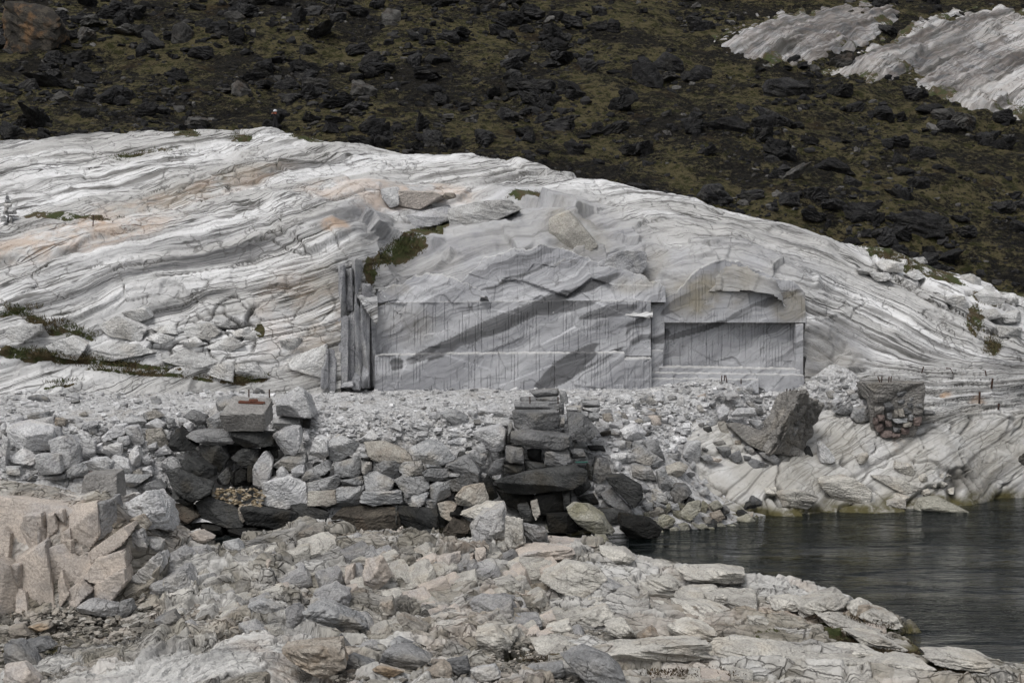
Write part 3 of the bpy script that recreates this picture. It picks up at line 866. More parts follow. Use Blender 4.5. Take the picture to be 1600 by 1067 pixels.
# pale outcrops high on the hill (upper right)
UP_PTS = [[(1112, 60), (1180, 32), (1290, 12), (1395, 4), (1402, 25), (1378, 55), (1330, 78), (1262, 100), (1190, 95), (1130, 78)],
          [(1285, 112), (1340, 85), (1400, 60), (1440, 30), (1520, 15), (1700, 10), (1720, 190), (1600, 186), (1520, 172), (1450, 148), (1420, 118), (1360, 125)]]


def inside_poly(px, py, poly):
    r = np.zeros(px.shape, bool); n = len(poly); dmin = np.full(px.shape, 1e9)
    for i in range(n):
        x0, y0 = poly[i]; x1, y1 = poly[(i + 1) % n]
        c = ((y0 > py) != (y1 > py)) & (px < (x1 - x0) * (py - y0) / (y1 - y0 + 1e-9) + x0)
        r ^= c
        t = np.clip(((px - x0) * (x1 - x0) + (py - y0) * (y1 - y0)) / ((x1 - x0) ** 2 + (y1 - y0) ** 2), 0, 1)
        dmin = np.minimum(dmin, np.hypot(px - x0 - t * (x1 - x0), py - y0 - t * (y1 - y0)))
    return np.where(r, dmin, -dmin)


def upper_outcrop(poly, name, label, seed):
    xs = [p[0] for p in poly]
    pxs = np.linspace(min(xs) - 30, max(xs) + 30, int((max(xs) - min(xs) + 60) / 2.2))
    Yr = np.arange(118, 186, .28)
    X = (pxs[None] - 800) / F * Yr[:, None]
    Y = np.repeat(Yr[:, None], len(pxs), 1)
    Z = hill_z(X, Y)
    px, py = project(X, Y, Z)
    sd = inside_poly(px, py + 6 * perlin(px / 40, py / 30, seed), poly)
    al = X + .2 * Z
    s = Z * .9 - X * .42 + .5 * fbm(X / 11, Z / 8, 2, seed + 3)
    sd = sd + 9 * perlin(px / 14, py / 9, seed + 20)
    bump = .8 * sstep(-4, 40, sd) - .9 * sstep(0, -10, sd) + .1
    led = np.tanh(4 * perlin(al * .04, s * .8, seed + 5)) * .22 + np.tanh(3 * perlin(al * .07, s * 2.0, seed + 6)) * .13 + .06 * perlin(al * .2, s * 5, seed + 7)
    part = line(perlin(al * .03, s * 1.6, seed + 12), .17) * sstep(-.2, .2, perlin(al * .08, s, seed + 13))
    sz, se = facets(al * .06, s * .35 + .1 * perlin(X / 3, Y / 3, seed + 14), seed + 15, 1.0, .04)
    led = led * .4 + sz * .55 - .12 * part
    Z2 = Z + bump + led * sstep(-4, 10, sd) + .15 * fbm(X, Y, 3, seed + 8)
    keep = sd > -14
    m1 = np.stack([sstep(-.0, .3, perlin(X / 5, Y / 4, seed + 9)) * .9 * sstep(30, 4, sd), .55 * sstep(-.15, .25, perlin(al * .05, s * .5, seed + 10)) + .32, 0 * X + .12, 0 * X], -1).reshape(-1, 4)
    if seed < 520: m1[:, 1] = np.clip(m1[:, 1] + .45, 0, 1)
    else: m1[:, 1] = np.clip(m1[:, 1] * 1.2, 0, 1)
    m2 = np.stack([np.clip(.9 * part + .7 * sstep(.3, .45, perlin(al * .05, s * 1.6, seed + 11)), 0, 1), 0 * X, 0 * X, 0 * X], -1).reshape(-1, 4)
    V = np.stack([X, Y, Z2], -1).reshape(-1, 3); Q = grid_quads(*X.shape)
    Q = Q[keep.ravel()[Q].all(1)]
    V, Q, st, m1, m2 = compact(V, Q, np.stack([al, s, Y], -1).reshape(-1, 3), m1, m2)
    me = mesh_np(name, V, Q, M['marble'], True)
    attr_vec(me, "strat", st); attr_col(me, "mask", m1); attr_col(me, "mask2", m2)
    tag(link(name, me), label, kind="structure")


upper_outcrop(UP_PTS[0], "rock_ledge", "grey banded marble ledge high on the dark slope", 510)
upper_outcrop(UP_PTS[1], "rock_ledge", "bright white marble slope at the right edge of the hillside", 530)

# ------------------------------------------------------------------ stones
_CS = {}


def cube_sphere(n):
    if n in _CS: return _CS[n]
    t = np.tan(np.linspace(-math.pi / 4, math.pi / 4, n + 1))
    V, Q = {}, []
    vl = []
    def vid(p):
        k = (round(p[0], 5), round(p[1], 5), round(p[2], 5))
        if k not in V:
            V[k] = len(vl); vl.append(p)
        return V[k]
    for ax in range(3):
        for sg in (-1, 1):
            u, v = (ax + 1) % 3, (ax + 2) % 3
            ids = np.zeros((n + 1, n + 1), int)
            for i in range(n + 1):
                for j in range(n + 1):
                    p = [0, 0, 0]; p[ax] = sg; p[u] = t[i]; p[v] = t[j]
                    ids[i, j] = vid(tuple(p))
            for i in range(n):
                for j in range(n):
                    f = [ids[i, j], ids[i + 1, j], ids[i + 1, j + 1], ids[i, j + 1]]
                    Q.append(f if sg > 0 else f[::-1])
    P = np.array(vl, float)
    _CS[n] = (P, np.array(Q))
    return _CS[n]


def poly_solid(planes, n, p=20, noise=.03, seed=0, nscale=2.5):
    """star-shaped chipped polyhedron: planes = list of (normal, distance) around the origin"""
    D, Q = cube_sphere(n)
    D = D / np.linalg.norm(D, axis=1, keepdims=True)
    N = np.array([a for a, _ in planes], float); h = np.array([b for _, b in planes], float)
    N /= np.linalg.norm(N, axis=1, keepdims=True)
    c = np.maximum(D @ N.T, 1e-4) / h
    r = 1.0 / (np.sum(c ** p, 1) ** (1.0 / p))
    V = D * r[:, None]
    if noise:
        nz = fbm(V[:, 0] * nscale + V[:, 2] * .7 * nscale + seed * 3.1, V[:, 1] * nscale - V[:, 2] * 1.1 * nscale + seed * 1.7, 3, seed)
        V = V * (1 + noise * nz)[:, None]
    return V, Q


def rand_planes(rg, boxy=.5, extra=5):
    P = []
    for ax in range(3):
        for sg in (-1, 1):
            v = np.array([rg.gauss(0, .22), rg.gauss(0, .22), rg.gauss(0, .22)]); v[ax] += sg
            P.append((v, rg.uniform(.75, 1.0)))
    for _ in range(extra):
        v = np.array([rg.gauss(0, 1), rg.gauss(0, 1), rg.gauss(0, 1)])
        P.append((v, rg.uniform(.85, 1.15)))
    return P


VAR = []
for i in range(22):
    rg = random.Random(100 + i)
    V, Q = poly_solid(rand_planes(rg), 7, 34, .07, i, 2.6)
    VAR.append((V, Q))
HVAR = []
for i in range(22):
    rg = random.Random(300 + i)
    V, Q = poly_solid(rand_planes(rg, .5, 7), 9, 34, .15, i + 50, 2.8)
    HVAR.append((V, Q))


JVAR = []
for i in range(22):                                  # joint-bounded bedrock blocks: boxy, sharp
    rg = random.Random(500 + i)
    pl = []
    for ax in range(3):
        for sg in (-1, 1):
            v_ = [rg.gauss(0, .10) for _ in range(3)]; v_[ax] = sg
            pl.append((tuple(v_), 1.0))
    for _ in range(3):
        pl.append(((rg.gauss(0, 1), -abs(rg.gauss(0, 1)), abs(rg.gauss(0, 1))), rg.uniform(.95, 1.25)))
    JVAR.append(poly_solid(pl, 7, 60, .05, i + 80, 2.4))


def joint_mesh(i, mat):
    key = f"joint_{mat}_{i}"
    me = bpy.data.meshes.get(key)
    return me if me is not None else mesh_np(key, JVAR[i][0], JVAR[i][1], M[mat])


ORD = ["leftmost", "second", "third", "fourth", "fifth", "sixth", "seventh", "eighth", "ninth", "tenth", "eleventh", "twelfth", "thirteenth", "fourteenth", "fifteenth", "sixteenth", "seventeenth", "eighteenth", "nineteenth", "twentieth"]
TONE = dict(white='white', pale='pale grey', grey='grey', tan='tan', dark='dark', black='black', pink='pinkish', algae='olive stained', hill='black', hillpale='grey', brown='brown', blue='blue grey', rusty='rusty')
LAB = []                                             # (object, px, py, width, height, tone, noun, area key, area columns, area rows)


def relabel():
    groups = {}
    for o, px, py, w, h, mt, noun, area, xs, ys in LAB:
        s_ = max(w, h)
        size = "large" if s_ > 24 else "middling" if s_ > 15 else "small"
        shape = "flat" if w > 1.9 * h else "upright" if h > 1.15 * w else "blocky"
        cx = next((n for lim, n in xs if px < lim), xs[-1][1]); cy = next((n for lim, n in ys if py < lim), ys[-1][1])
        lb = " ".join(f"{size} {shape} {TONE[mt]} {noun} at {cy} {cx} of {area}".split())
        groups.setdefault(lb, []).append((px, o))
    for lb, L in groups.items():
        L.sort(key=lambda t: t[0])
        for k, (_, o) in enumerate(L):
            if len(L) == 1: o["label"] = lb
            elif k == 0: o["label"] = lb + ", leftmost one"
            elif k < len(ORD): o["label"] = lb + ", %s from left" % ORD[k]
            else: o["label"] = lb + ", far right one"


def variant_mesh(i, mat):
    key = f"stone_{mat}_{i}"
    src = HVAR if mat in ('hill', 'hillpale') else VAR
    me = bpy.data.meshes.get(key)
    if me is None:
        me = mesh_np(key, src[i][0], src[i][1], M[mat])
    return me


def hull2(pts):
    pts = sorted(set(map(tuple, pts)))
    def half(ps):
        h = []
        for p in ps:
            while len(h) >= 2 and (h[-1][0] - h[-2][0]) * (p[1] - h[-2][1]) - (h[-1][1] - h[-2][1]) * (p[0] - h[-2][0]) <= 0: h.pop()
            h.append(p)
        return h[:-1]
    return half(pts) + half(pts[::-1])


_stone_n = [0]


def stone(name, poly, Y, mat, parent=None, depth=None, rough=.05, front=4, seed=None, bevel=34, nmax=18, flat_top=False, yaw=None):
    """a stone whose outline in the photo is poly (px); Y = distance of its front"""
    _stone_n[0] += 1
    sd = seed if seed is not None else _stone_n[0]
    rg = random.Random(5000 + sd)
    W = at([p[0] for p in poly], [p[1] for p in poly], Y)
    x0, x1 = W[:, 0].min(), W[:, 0].max(); z0, z1 = W[:, 2].min(), W[:, 2].max()
    w, h = x1 - x0, z1 - z0
    if depth is None: depth = min(1.5 * min(w, h), .9 * max(w, h)) * rg.uniform(.85, 1.15)
    cx, cz = (x0 + x1) / 2, (z0 + z1) / 2
    hl = hull2([((a - cx) / (w / 2), (b - cz) / (h / 2)) for a, _, b in W])
    ctr = np.mean(np.array(hl), 0)
    planes = []
    for i in range(len(hl)):
        a, b_ = np.array(hl[i]), np.array(hl[(i + 1) % len(hl)])
        e = b_ - a
        L = np.hypot(*e)
        if L < 1e-6: continue
        nn = np.array([e[1], -e[0]]) / L
        d = float(nn @ (a - ctr))
        planes.append(((nn[0], rg.uniform(-.12, .22), nn[1]), max(d, .08)))
    # front: a few broken planes; back: one
    for k in range(front):
        planes.append(((rg.gauss(0, .45), -1, rg.gauss(.12, .45)), rg.uniform(.72, .95)))
    planes.append(((0, -1, 0), .98))
    planes.append(((rg.gauss(0, .1), 1, rg.gauss(0, .1)), 1.0))
    size = max(w, h) * F / Y
    n = int(min(nmax, max(5, size / 4)))
    V, Q = poly_solid(planes, n, bevel, rough, sd, 2.0)
    V = V + np.array([ctr[0], 0, ctr[1]])
    V = V * np.array([w / 2, depth / 2, h / 2])
    me = mesh_np(name, V, Q, M[mat])
    o = link(name, me, parent, (cx, Y + depth * .45, cz))
    return o


def Z_(ox, oy, s=.253):
    """zoomed-crop coordinates -> photo pixels"""
    return lambda pts: [(ox + s * x, oy + s * y) for x, y in pts]


ZA, ZB, ZC, ZD, ZE, ZF = Z_(0, 590), Z_(240, 590), Z_(480, 590), Z_(740, 590), Z_(1000, 590), Z_(1280, 570)


def plat_hit(poly, lift=0.0):
    cx = sum(p[0] for p in poly) / len(poly); by = max(p[1] for p in poly)
    zf = lambda X, Y: np.maximum(PLAT(X, Y), np.where(X * F / Y > 270, OUT(X, Y), -9))
    return float(hit(zf, cx, by - 2, 66, 90)[0]) - lift


def wallY(py, base=70.2):
    return base + (845 - py) * .0135


# ---- dry stone quay wall --------------------------------------------------
wall_root = empty("dry_stone_wall", tuple(at(600, 840, 70.5)))
tag(wall_root, "dry stone quay wall of pale blocks over a dark footing course", "wall")
W_ST = [
    (ZB, 'white', [(670, 655), (830, 615), (925, 660), (930, 780), (800, 800), (680, 790)]),
    (ZB, 'pale', [(915, 600), (1060, 520), (1085, 560), (1030, 610), (930, 640)]),
    (ZB, 'pale', [(945, 660), (1130, 610), (1150, 650), (1110, 705), (950, 715)]),
    (ZB, 'tan', [(950, 712), (1115, 705), (1125, 780), (1050, 795), (955, 790)]),
    (ZB, 'pale', [(720, 560), (800, 500), (920, 480), (930, 530), (850, 585)]),
    (ZB, 'white', [(750, 590), (790, 545), (830, 600), (800, 630), (755, 625)]),
    (ZB, 'white', [(840, 580), (920, 530), (925, 600), (870, 615)]),
    (ZB, 'dark', [(250, 790), (330, 750), (480, 800), (520, 830), (530, 920), (470, 930), (290, 890)]),
    (ZB, 'dark', [(580, 805), (860, 840), (880, 880), (820, 945), (590, 915)]),
    (ZB, 'dark', [(850, 800), (920, 790), (1055, 835), (1045, 900), (890, 920)]),
    (ZB, 'brown', [(75, 810), (180, 805), (270, 860), (200, 910), (90, 900)]),
    (ZB, 'black', [(280, 920), (400, 930), (410, 985), (300, 970)]),
    (ZB, 'black', [(450, 940), (620, 940), (580, 1000), (460, 990)]),
    (ZB, 'black', [(610, 950), (760, 960), (790, 1010), (640, 1010)]),
    (ZB, 'rusty', [(520, 810), (560, 800), (580, 870), (555, 895), (525, 850)]),
    (ZC, 'white', [(10, 480), (50, 375), (125, 390), (130, 470), (90, 510)]),
    (ZC, 'pale', [(130, 400), (200, 370), (310, 420), (280, 470), (180, 530), (140, 500)]),
    (ZC, 'pale', [(160, 540), (310, 500), (325, 590), (300, 615), (170, 615)]),
    (ZC, 'pale', [(205, 640), (330, 620), (335, 665), (215, 672)]),
    (ZC, 'pale', [(185, 690), (320, 680), (325, 795), (200, 800)]),
    (ZC, 'tan', [(340, 410), (470, 405), (600, 460), (630, 520), (550, 525), (400, 490)]),
    (ZC, 'pale', [(630, 450), (720, 405), (850, 440), (905, 510), (810, 550), (700, 510)]),
    (ZC, 'grey', [(400, 520), (540, 525), (560, 620), (520, 625), (405, 580)]),
    (ZC, 'pale', [(345, 600), (430, 590), (535, 645), (520, 690), (370, 715)]),
    (ZC, 'pale', [(330, 770), (345, 710), (570, 710), (585, 780), (400, 790)]),
    (ZC, 'pale', [(560, 570), (600, 530), (700, 525), (712, 600), (620, 612)]),
    (ZC, 'pale', [(540, 650), (600, 615), (740, 625), (748, 680), (680, 722), (600, 722)]),
    (ZC, 'pale', [(595, 750), (700, 725), (752, 718), (730, 770), (670, 815)]),
    (ZC, 'grey', [(713, 595), (760, 570), (865, 575), (872, 630), (800, 647), (730, 632)]),
    (ZC, 'pale', [(750, 680), (800, 650), (862, 660), (882, 740), (800, 770), (758, 740)]),
    (ZC, 'pale', [(728, 760), (795, 768), (800, 820), (735, 825)]),
    (ZC, 'tan', [(803, 790), (860, 778), (917, 800), (880, 890), (820, 850)]),
    (ZC, 'grey', [(860, 650), (980, 602), (1037, 665), (900, 706)]),
    (ZC, 'grey', [(872, 540), (1000, 495), (1065, 590), (1060, 650), (960, 602)]),
    (ZC, 'pale', [(860, 585), (930, 590), (942, 610), (880, 617)]),
    (ZC, 'tan', [(920, 740), (960, 690), (1075, 665), (1105, 770), (1000, 800), (930, 790)]),
    (ZC, 'dark', [(560, 805), (790, 820), (795, 930), (680, 940), (565, 900)]),
    (ZC, 'brown', [(110, 920), (230, 812), (530, 815), (545, 930), (350, 945)]),
    (ZC, 'brown', [(800, 1020), (900, 870), (1000, 940), (930, 1010)]),
    (ZC, 'dark', [(690, 950), (780, 940), (790, 995), (720, 985)]),
    (ZC, 'pale', [(325, 520), (392, 530), (392, 572), (340, 602)]),
    (ZC, 'pale', [(318, 470), (382, 492), (370, 512), (330, 502)]),
    (ZC, 'pale', [(715, 530), (800, 545), (850, 565), (740, 568)]),
    (ZC, 'grey', [(590, 722), (660, 722), (600, 748)]),
    (ZC, 'grey', [(330, 680), (348, 672), (352, 705), (336, 708)]),
    (ZC, 'dark', [(540, 800), (560, 800), (558, 900), (545, 900)]),
    (ZC, 'black', [(880, 830), (960, 800), (950, 880), (900, 880)]),
]
for f, mt, pts in W_ST:
    poly = f(pts)
    cy = sum(p[1] for p in poly) / len(poly)
    Y = wallY(cy) + rnd.uniform(-.12, .12)
    if mt in ('dark', 'black', 'brown'): Y += .1
    mx, my = sum(p[0] for p in poly) / len(poly), cy
    poly = [(mx + (a - mx) * 1.07, my + (b_ - my) * 1.07) for a, b_ in poly]
    stone("stone", poly, Y, mt, wall_root, depth=1.5, rough=.04, front=3, bevel=60)
# hearting: filler stones set back in the joints, darkened to paint the gaps' shade
for i in range(45):
    px, py = rnd.uniform(405, 760), rnd.uniform(700, 800)
    r = rnd.uniform(7, 13)
    poly = [(px + r * math.cos(a) * rnd.uniform(.7, 1.2), py + r * .8 * math.sin(a) * rnd.uniform(.7, 1.2)) for a in np.linspace(0, 5.3, 6)]
    stone("filler_stone", poly, wallY(py) + 1.0, rnd.choice(['grey', 'grey', 'dark']), wall_root, depth=.8, nmax=6)

# ---- ruined left pier (dark masonry under the concrete block) --------------
pierL = empty("stone_pier", tuple(at(370, 830, 70.5)))
tag(pierL, "collapsing pier of dark slabs below the rusty bolted concrete block", "pier")
PL = [
    ('pale', [(360, 215), (390, 130), (480, 110), (490, 165), (460, 220), (400, 215)], 1.2),
    ('pale', [(313, 260), (430, 200), (455, 250), (440, 310), (320, 328)], .5),
    ('grey', [(170, 245), (220, 205), (310, 240), (315, 275), (270, 305)], .7),
    ('grey', [(190, 375), (230, 335), (465, 322), (475, 415), (350, 422), (340, 400)], .1),
    ('dark', [(475, 332), (740, 348), (735, 430), (560, 442), (480, 400)], .1),
    ('dark', [(90, 410), (130, 310), (260, 430), (200, 460), (110, 465)], .3),
    ('dark', [(270, 430), (420, 430), (460, 500), (390, 600), (340, 540), (270, 470)], .6),
    ('dark', [(465, 505), (540, 445), (640, 450), (650, 520), (570, 565)], .7),
    ('dark', [(160, 520), (260, 500), (360, 570), (360, 620), (290, 640), (200, 580)], -.1),
    ('dark', [(55, 590), (130, 572), (350, 680), (335, 735), (240, 778), (90, 680)], -.7),
    ('dark', [(370, 640), (440, 560), (470, 620), (450, 670), (380, 670)], .5),
    ('black', [(480, 610), (530, 565), (600, 610), (590, 680), (490, 680)], .8),
    ('black', [(460, 600), (500, 575), (505, 650), (470, 660)], .7),
    ('dark', [(80, 690), (230, 785), (200, 805), (100, 745)], -.1),
    ('black', [(640, 440), (760, 440), (770, 500), (700, 560), (650, 520)], 1.0),
    ('black', [(440, 415), (600, 430), (500, 470), (430, 460)], 1.2),
    ('black', [(570, 560), (640, 520), (620, 640), (580, 660)], .7),
]
for mt, pts, dy in PL:
    poly = ZB(pts); cy = sum(p[1] for p in poly) / len(poly)
    stone("slab", poly, wallY(cy) + dy, mt, pierL, depth=1.5, rough=.04, bevel=34)

# ---- middle pier: stacked slabs -------------------------------------------
pierM = empty("stone_pier", tuple(at(840, 840, 70.4)))
tag(pierM, "tall stack of flat grey slabs on a black overhanging base", "pier")
PM = [
    ('grey', [(345, 85), (520, 75), (525, 118), (380, 128)], 2.6), ('grey', [(290, 128), (380, 122), (395, 150), (290, 152)], 2.2), ('grey', [(385, 132), (520, 120), (525, 150), (390, 152)], 2.1),
    ('grey', [(250, 158), (530, 155), (530, 206), (260, 206)], 1.2), ('grey', [(240, 214), (525, 210), (525, 300), (470, 322), (255, 322)], .6),
    ('grey', [(230, 345), (300, 328), (600, 370), (607, 430), (530, 460), (230, 410)], .0),
    ('grey', [(195, 430), (310, 440), (312, 540), (200, 522)], .3), ('dark', [(330, 450), (420, 450), (420, 515), (340, 515)], 1.1),  # dark slab stands for a recess, its shade put into the colour
    ('grey', [(450, 465), (590, 450), (602, 520), (520, 556), (440, 550)], .2), ('dark', [(190, 545), (310, 545), (300, 590), (180, 600)], .6), ('dark', [(310, 520), (450, 540), (440, 580), (320, 590)], .8),
    ('dark', [(150, 640), (330, 590), (560, 560), (680, 570), (665, 650), (580, 690), (300, 735), (200, 720)], -.5),
    ('black', [(50, 660), (90, 610), (150, 740), (100, 762), (60, 720)], .0),
    ('black', [(380, 735), (600, 690), (600, 850), (410, 850)], .4), ('dark', [(545, 700), (590, 685), (600, 800), (560, 830)], .1), ('black', [(450, 850), (620, 850), (650, 965), (460, 955)], .1),
    ('black', [(130, 700), (260, 730), (380, 740), (370, 830), (200, 800)], .9), ('tan', [(350, 780), (395, 765), (412, 850), (390, 885), (365, 850)], -.2), ('dark', [(270, 800), (340, 795), (390, 900), (310, 900)], -.1),
    ('pale', [(530, 80), (570, 90), (592, 162), (540, 162)], 2.4), ('grey', [(530, 165), (560, 165), (560, 232), (530, 232)], 1.4), ('pale', [(525, 240), (562, 240), (562, 312), (525, 312)], 1.0),
    ('grey', [(578, 222), (680, 230), (782, 340), (700, 386), (590, 372)], .8), ('pale', [(573, 185), (668, 180), (670, 219), (578, 220)], 1.7), ('pale', [(675, 153), (780, 145), (782, 183), (680, 185)], 1.9),
    ('pale', [(675, 190), (780, 187), (785, 214), (680, 216)], 1.8), ('pale', [(600, 224), (705, 222), (706, 270), (640, 262)], 1.5), ('pale', [(708, 220), (780, 216), (778, 272), (710, 272)], 1.6),
    ('grey', [(590, 450), (682, 455), (706, 500), (610, 512)], .6), ('grey', [(215, 300), (240, 290), (236, 420), (200, 420)], .8),
]
for mt, pts, dy in PM:
    poly = ZD(pts); cy = sum(p[1] for p in poly) / len(poly)
    stone("slab", poly, wallY(cy) + dy, mt, pierM, depth=1.6 if dy < 1 else 1.1, rough=.03, bevel=44)

# ---- loose blocks ------------------------------------------------------------
AREAS = {
    "white rubble blocks left of the dark pier": ("left heap", [(95, "left"), (190, "middle"), (9999, "right")], [(670, "upper"), (710, "central"), (9999, "lower")]),
    "rubble blocks between the white boulder and the slab stack": ("wall top", [(560, "left"), (720, "middle"), (9999, "right")], [(672, "back"), (9999, "front")]),
    "rubble blocks on the slope right of the slab stack": ("right rubble slope", [(930, "left"), (1010, "middle"), (9999, "right")], [(700, "upper"), (770, "central"), (9999, "lower")]),
    "rubble along the platform's right edge": ("platform edge rubble", [(1030, "left"), (1150, "middle"), (9999, "right")], [(640, "upper"), (670, "central"), (9999, "lower")]),
}


def loose(name, f, mt, pts, label, group=None, cat="rock", lift=.25, Y=None, **k):
    poly = f(pts)
    if Y is None: Y = plat_hit(poly, lift)
    o = stone(name, poly, Y, mt, **k)
    tag(o, label, cat, group)
    if group:
        xs_, ys_ = [a for a, _ in poly], [b_ for _, b_ in poly]
        ar = AREAS[group]
        LAB.append((o, sum(xs_) / len(xs_), sum(ys_) / len(ys_), max(xs_) - min(xs_), max(ys_) - min(ys_), mt, "block", ar[0], ar[1], ar[2]))
    return o


# the ones you can single out
loose("marble_block", ZA, 'white', [(20, 300), (130, 285), (300, 330), (305, 385), (300, 455), (190, 460), (40, 425)], "largest white marble block, lying at the left edge of the rubble", lift=.8, rough=.03)
loose("marble_block", ZA, 'white', [(205, 480), (350, 475), (375, 590), (215, 615)], "squarish white block with fluted front under the largest block", lift=.9, rough=.03)
loose("marble_block", ZA, 'white', [(310, 390), (400, 362), (470, 420), (487, 530), (410, 550), (330, 470)], "leaning white block right of the largest block at left", lift=.8)
loose("marble_block", ZA, 'white', [(440, 410), (520, 380), (580, 395), (575, 490), (500, 520), (450, 470)], "upright white block behind the stone-topped concrete post", lift=.6)
loose("marble_block", ZA, 'tan', [(890, 325), (990, 315), (1040, 435), (970, 442), (905, 412)], "flat tan slab tilted in the white rubble left of the dark pier", lift=.4)
loose("marble_block", ZA, 'white', [(765, 305), (840, 300), (890, 395), (860, 430), (800, 420)], "grooved white block left of the tilted tan slab", lift=.4)
loose("marble_block", ZB, 'white', [(735, 160), (880, 65), (930, 100), (975, 240), (965, 260), (740, 248)], "big tilted white block beside the rusty bolted concrete block", Y=74.0, depth=2.2, rough=.03, bevel=34)
loose("marble_block", ZB, 'white', [(730, 370), (770, 330), (890, 315), (905, 400), (870, 480), (800, 482)], "rounded white boulder at the wall's upper left end", Y=wallY(690) - .2)
loose("marble_block", ZB, 'white', [(600, 600), (675, 460), (725, 530), (710, 630), (660, 682), (600, 672)], "pointed white stone standing in the dark hollow of the wall", Y=wallY(735) - .1, cat="rock")
loose("marble_block", ZC, 'white', [(1020, 340), (1190, 300), (1230, 330), (1220, 450), (1130, 465), (1090, 390)], "broad white block left of the slab stack", Y=72.8, depth=1.5)
loose("boulder", ZD, 'algae', [(580, 840), (640, 790), (690, 795), (800, 870), (870, 985), (740, 975), (660, 930)], "pale boulder leaning down to the water below the slab stack", Y=69.4, depth=1.6)
loose("boulder", ZD, 'dark', [(820, 620), (930, 615), (1040, 680), (1055, 750), (1000, 820), (880, 700)], "large dark slate block right of the slab stack", Y=71.8, depth=1.5, rough=.03, bevel=34)
loose("boulder", ZD, 'black', [(915, 850), (1080, 880), (1162, 940), (1120, 1000), (980, 1010), (905, 930)], "flat black boulder at the waterline", Y=69.8, depth=1.8)
loose("boulder", ZD, 'algae', [(750, 980), (820, 980), (848, 1035), (770, 1040)], "small yellowish stone standing in the water below the pale boulder", Y=68.7, depth=.9)
loose("marble_block", ZE, 'white', [(265, 470), (300, 410), (380, 395), (375, 545), (310, 545)], "upright white block standing alone on the bedrock", Y=78.2, depth=1.2)
loose("marble_block", ZE, 'white', [(1110, 520), (1135, 405), (1180, 450), (1217, 515), (1190, 530)], "white wedge stone right of the fallen concrete block", Y=79.6)
loose("marble_block", ZF, 'white', [(5, 500), (30, 480), (110, 590), (80, 605), (10, 600)], "low white pointed stone below the rubble and left of the masonry pier", Y=79.4)
loose("boulder", ZE, 'dark', [(960, 600), (1000, 440), (1060, 430), (1085, 500), (1050, 590), (1010, 612)], "dark smooth boulder under the fallen concrete block", Y=80.0, depth=1.6)
loose("boulder", ZE, 'grey', [(655, 540), (700, 505), (800, 535), (780, 570), (690, 572)], "grey angular stone under the fallen concrete slab", Y=78.7)
loose("marble_block", ZE, 'white', [(565, 235), (600, 195), (715, 192), (725, 240), (580, 246)], "flat white slab left of the fallen concrete block", Y=80.6)
loose("marble_block", ZE, 'white', [(485, 215), (525, 165), (550, 190), (540, 275), (490, 262)], "narrow upright white stone left of the flat white slab", Y=80.8)
loose("boulder", ZF, 'grey', [(640, 282), (720, 288), (732, 310), (650, 322)], "thin dark slab lying against the masonry pier's foot", Y=81.4, depth=.9)
loose("marble_block", ZF, 'pale', [(200, 330), (225, 270), (300, 260), (320, 340), (250, 360)], "squarish pale block just left of the masonry pier", Y=81.9)
loose("marble_block", ZD, 'white', [(905, 330), (1010, 292), (1070, 350), (1000, 402), (930, 382)], "white angular block near the top of the rubble slope", lift=.5)
loose("marble_block", ZC, 'white', [(1060, 200), (1150, 160), (1200, 185), (1212, 240), (1080, 242)], "pale block with flat top on the gravel behind the slab stack", lift=.2)

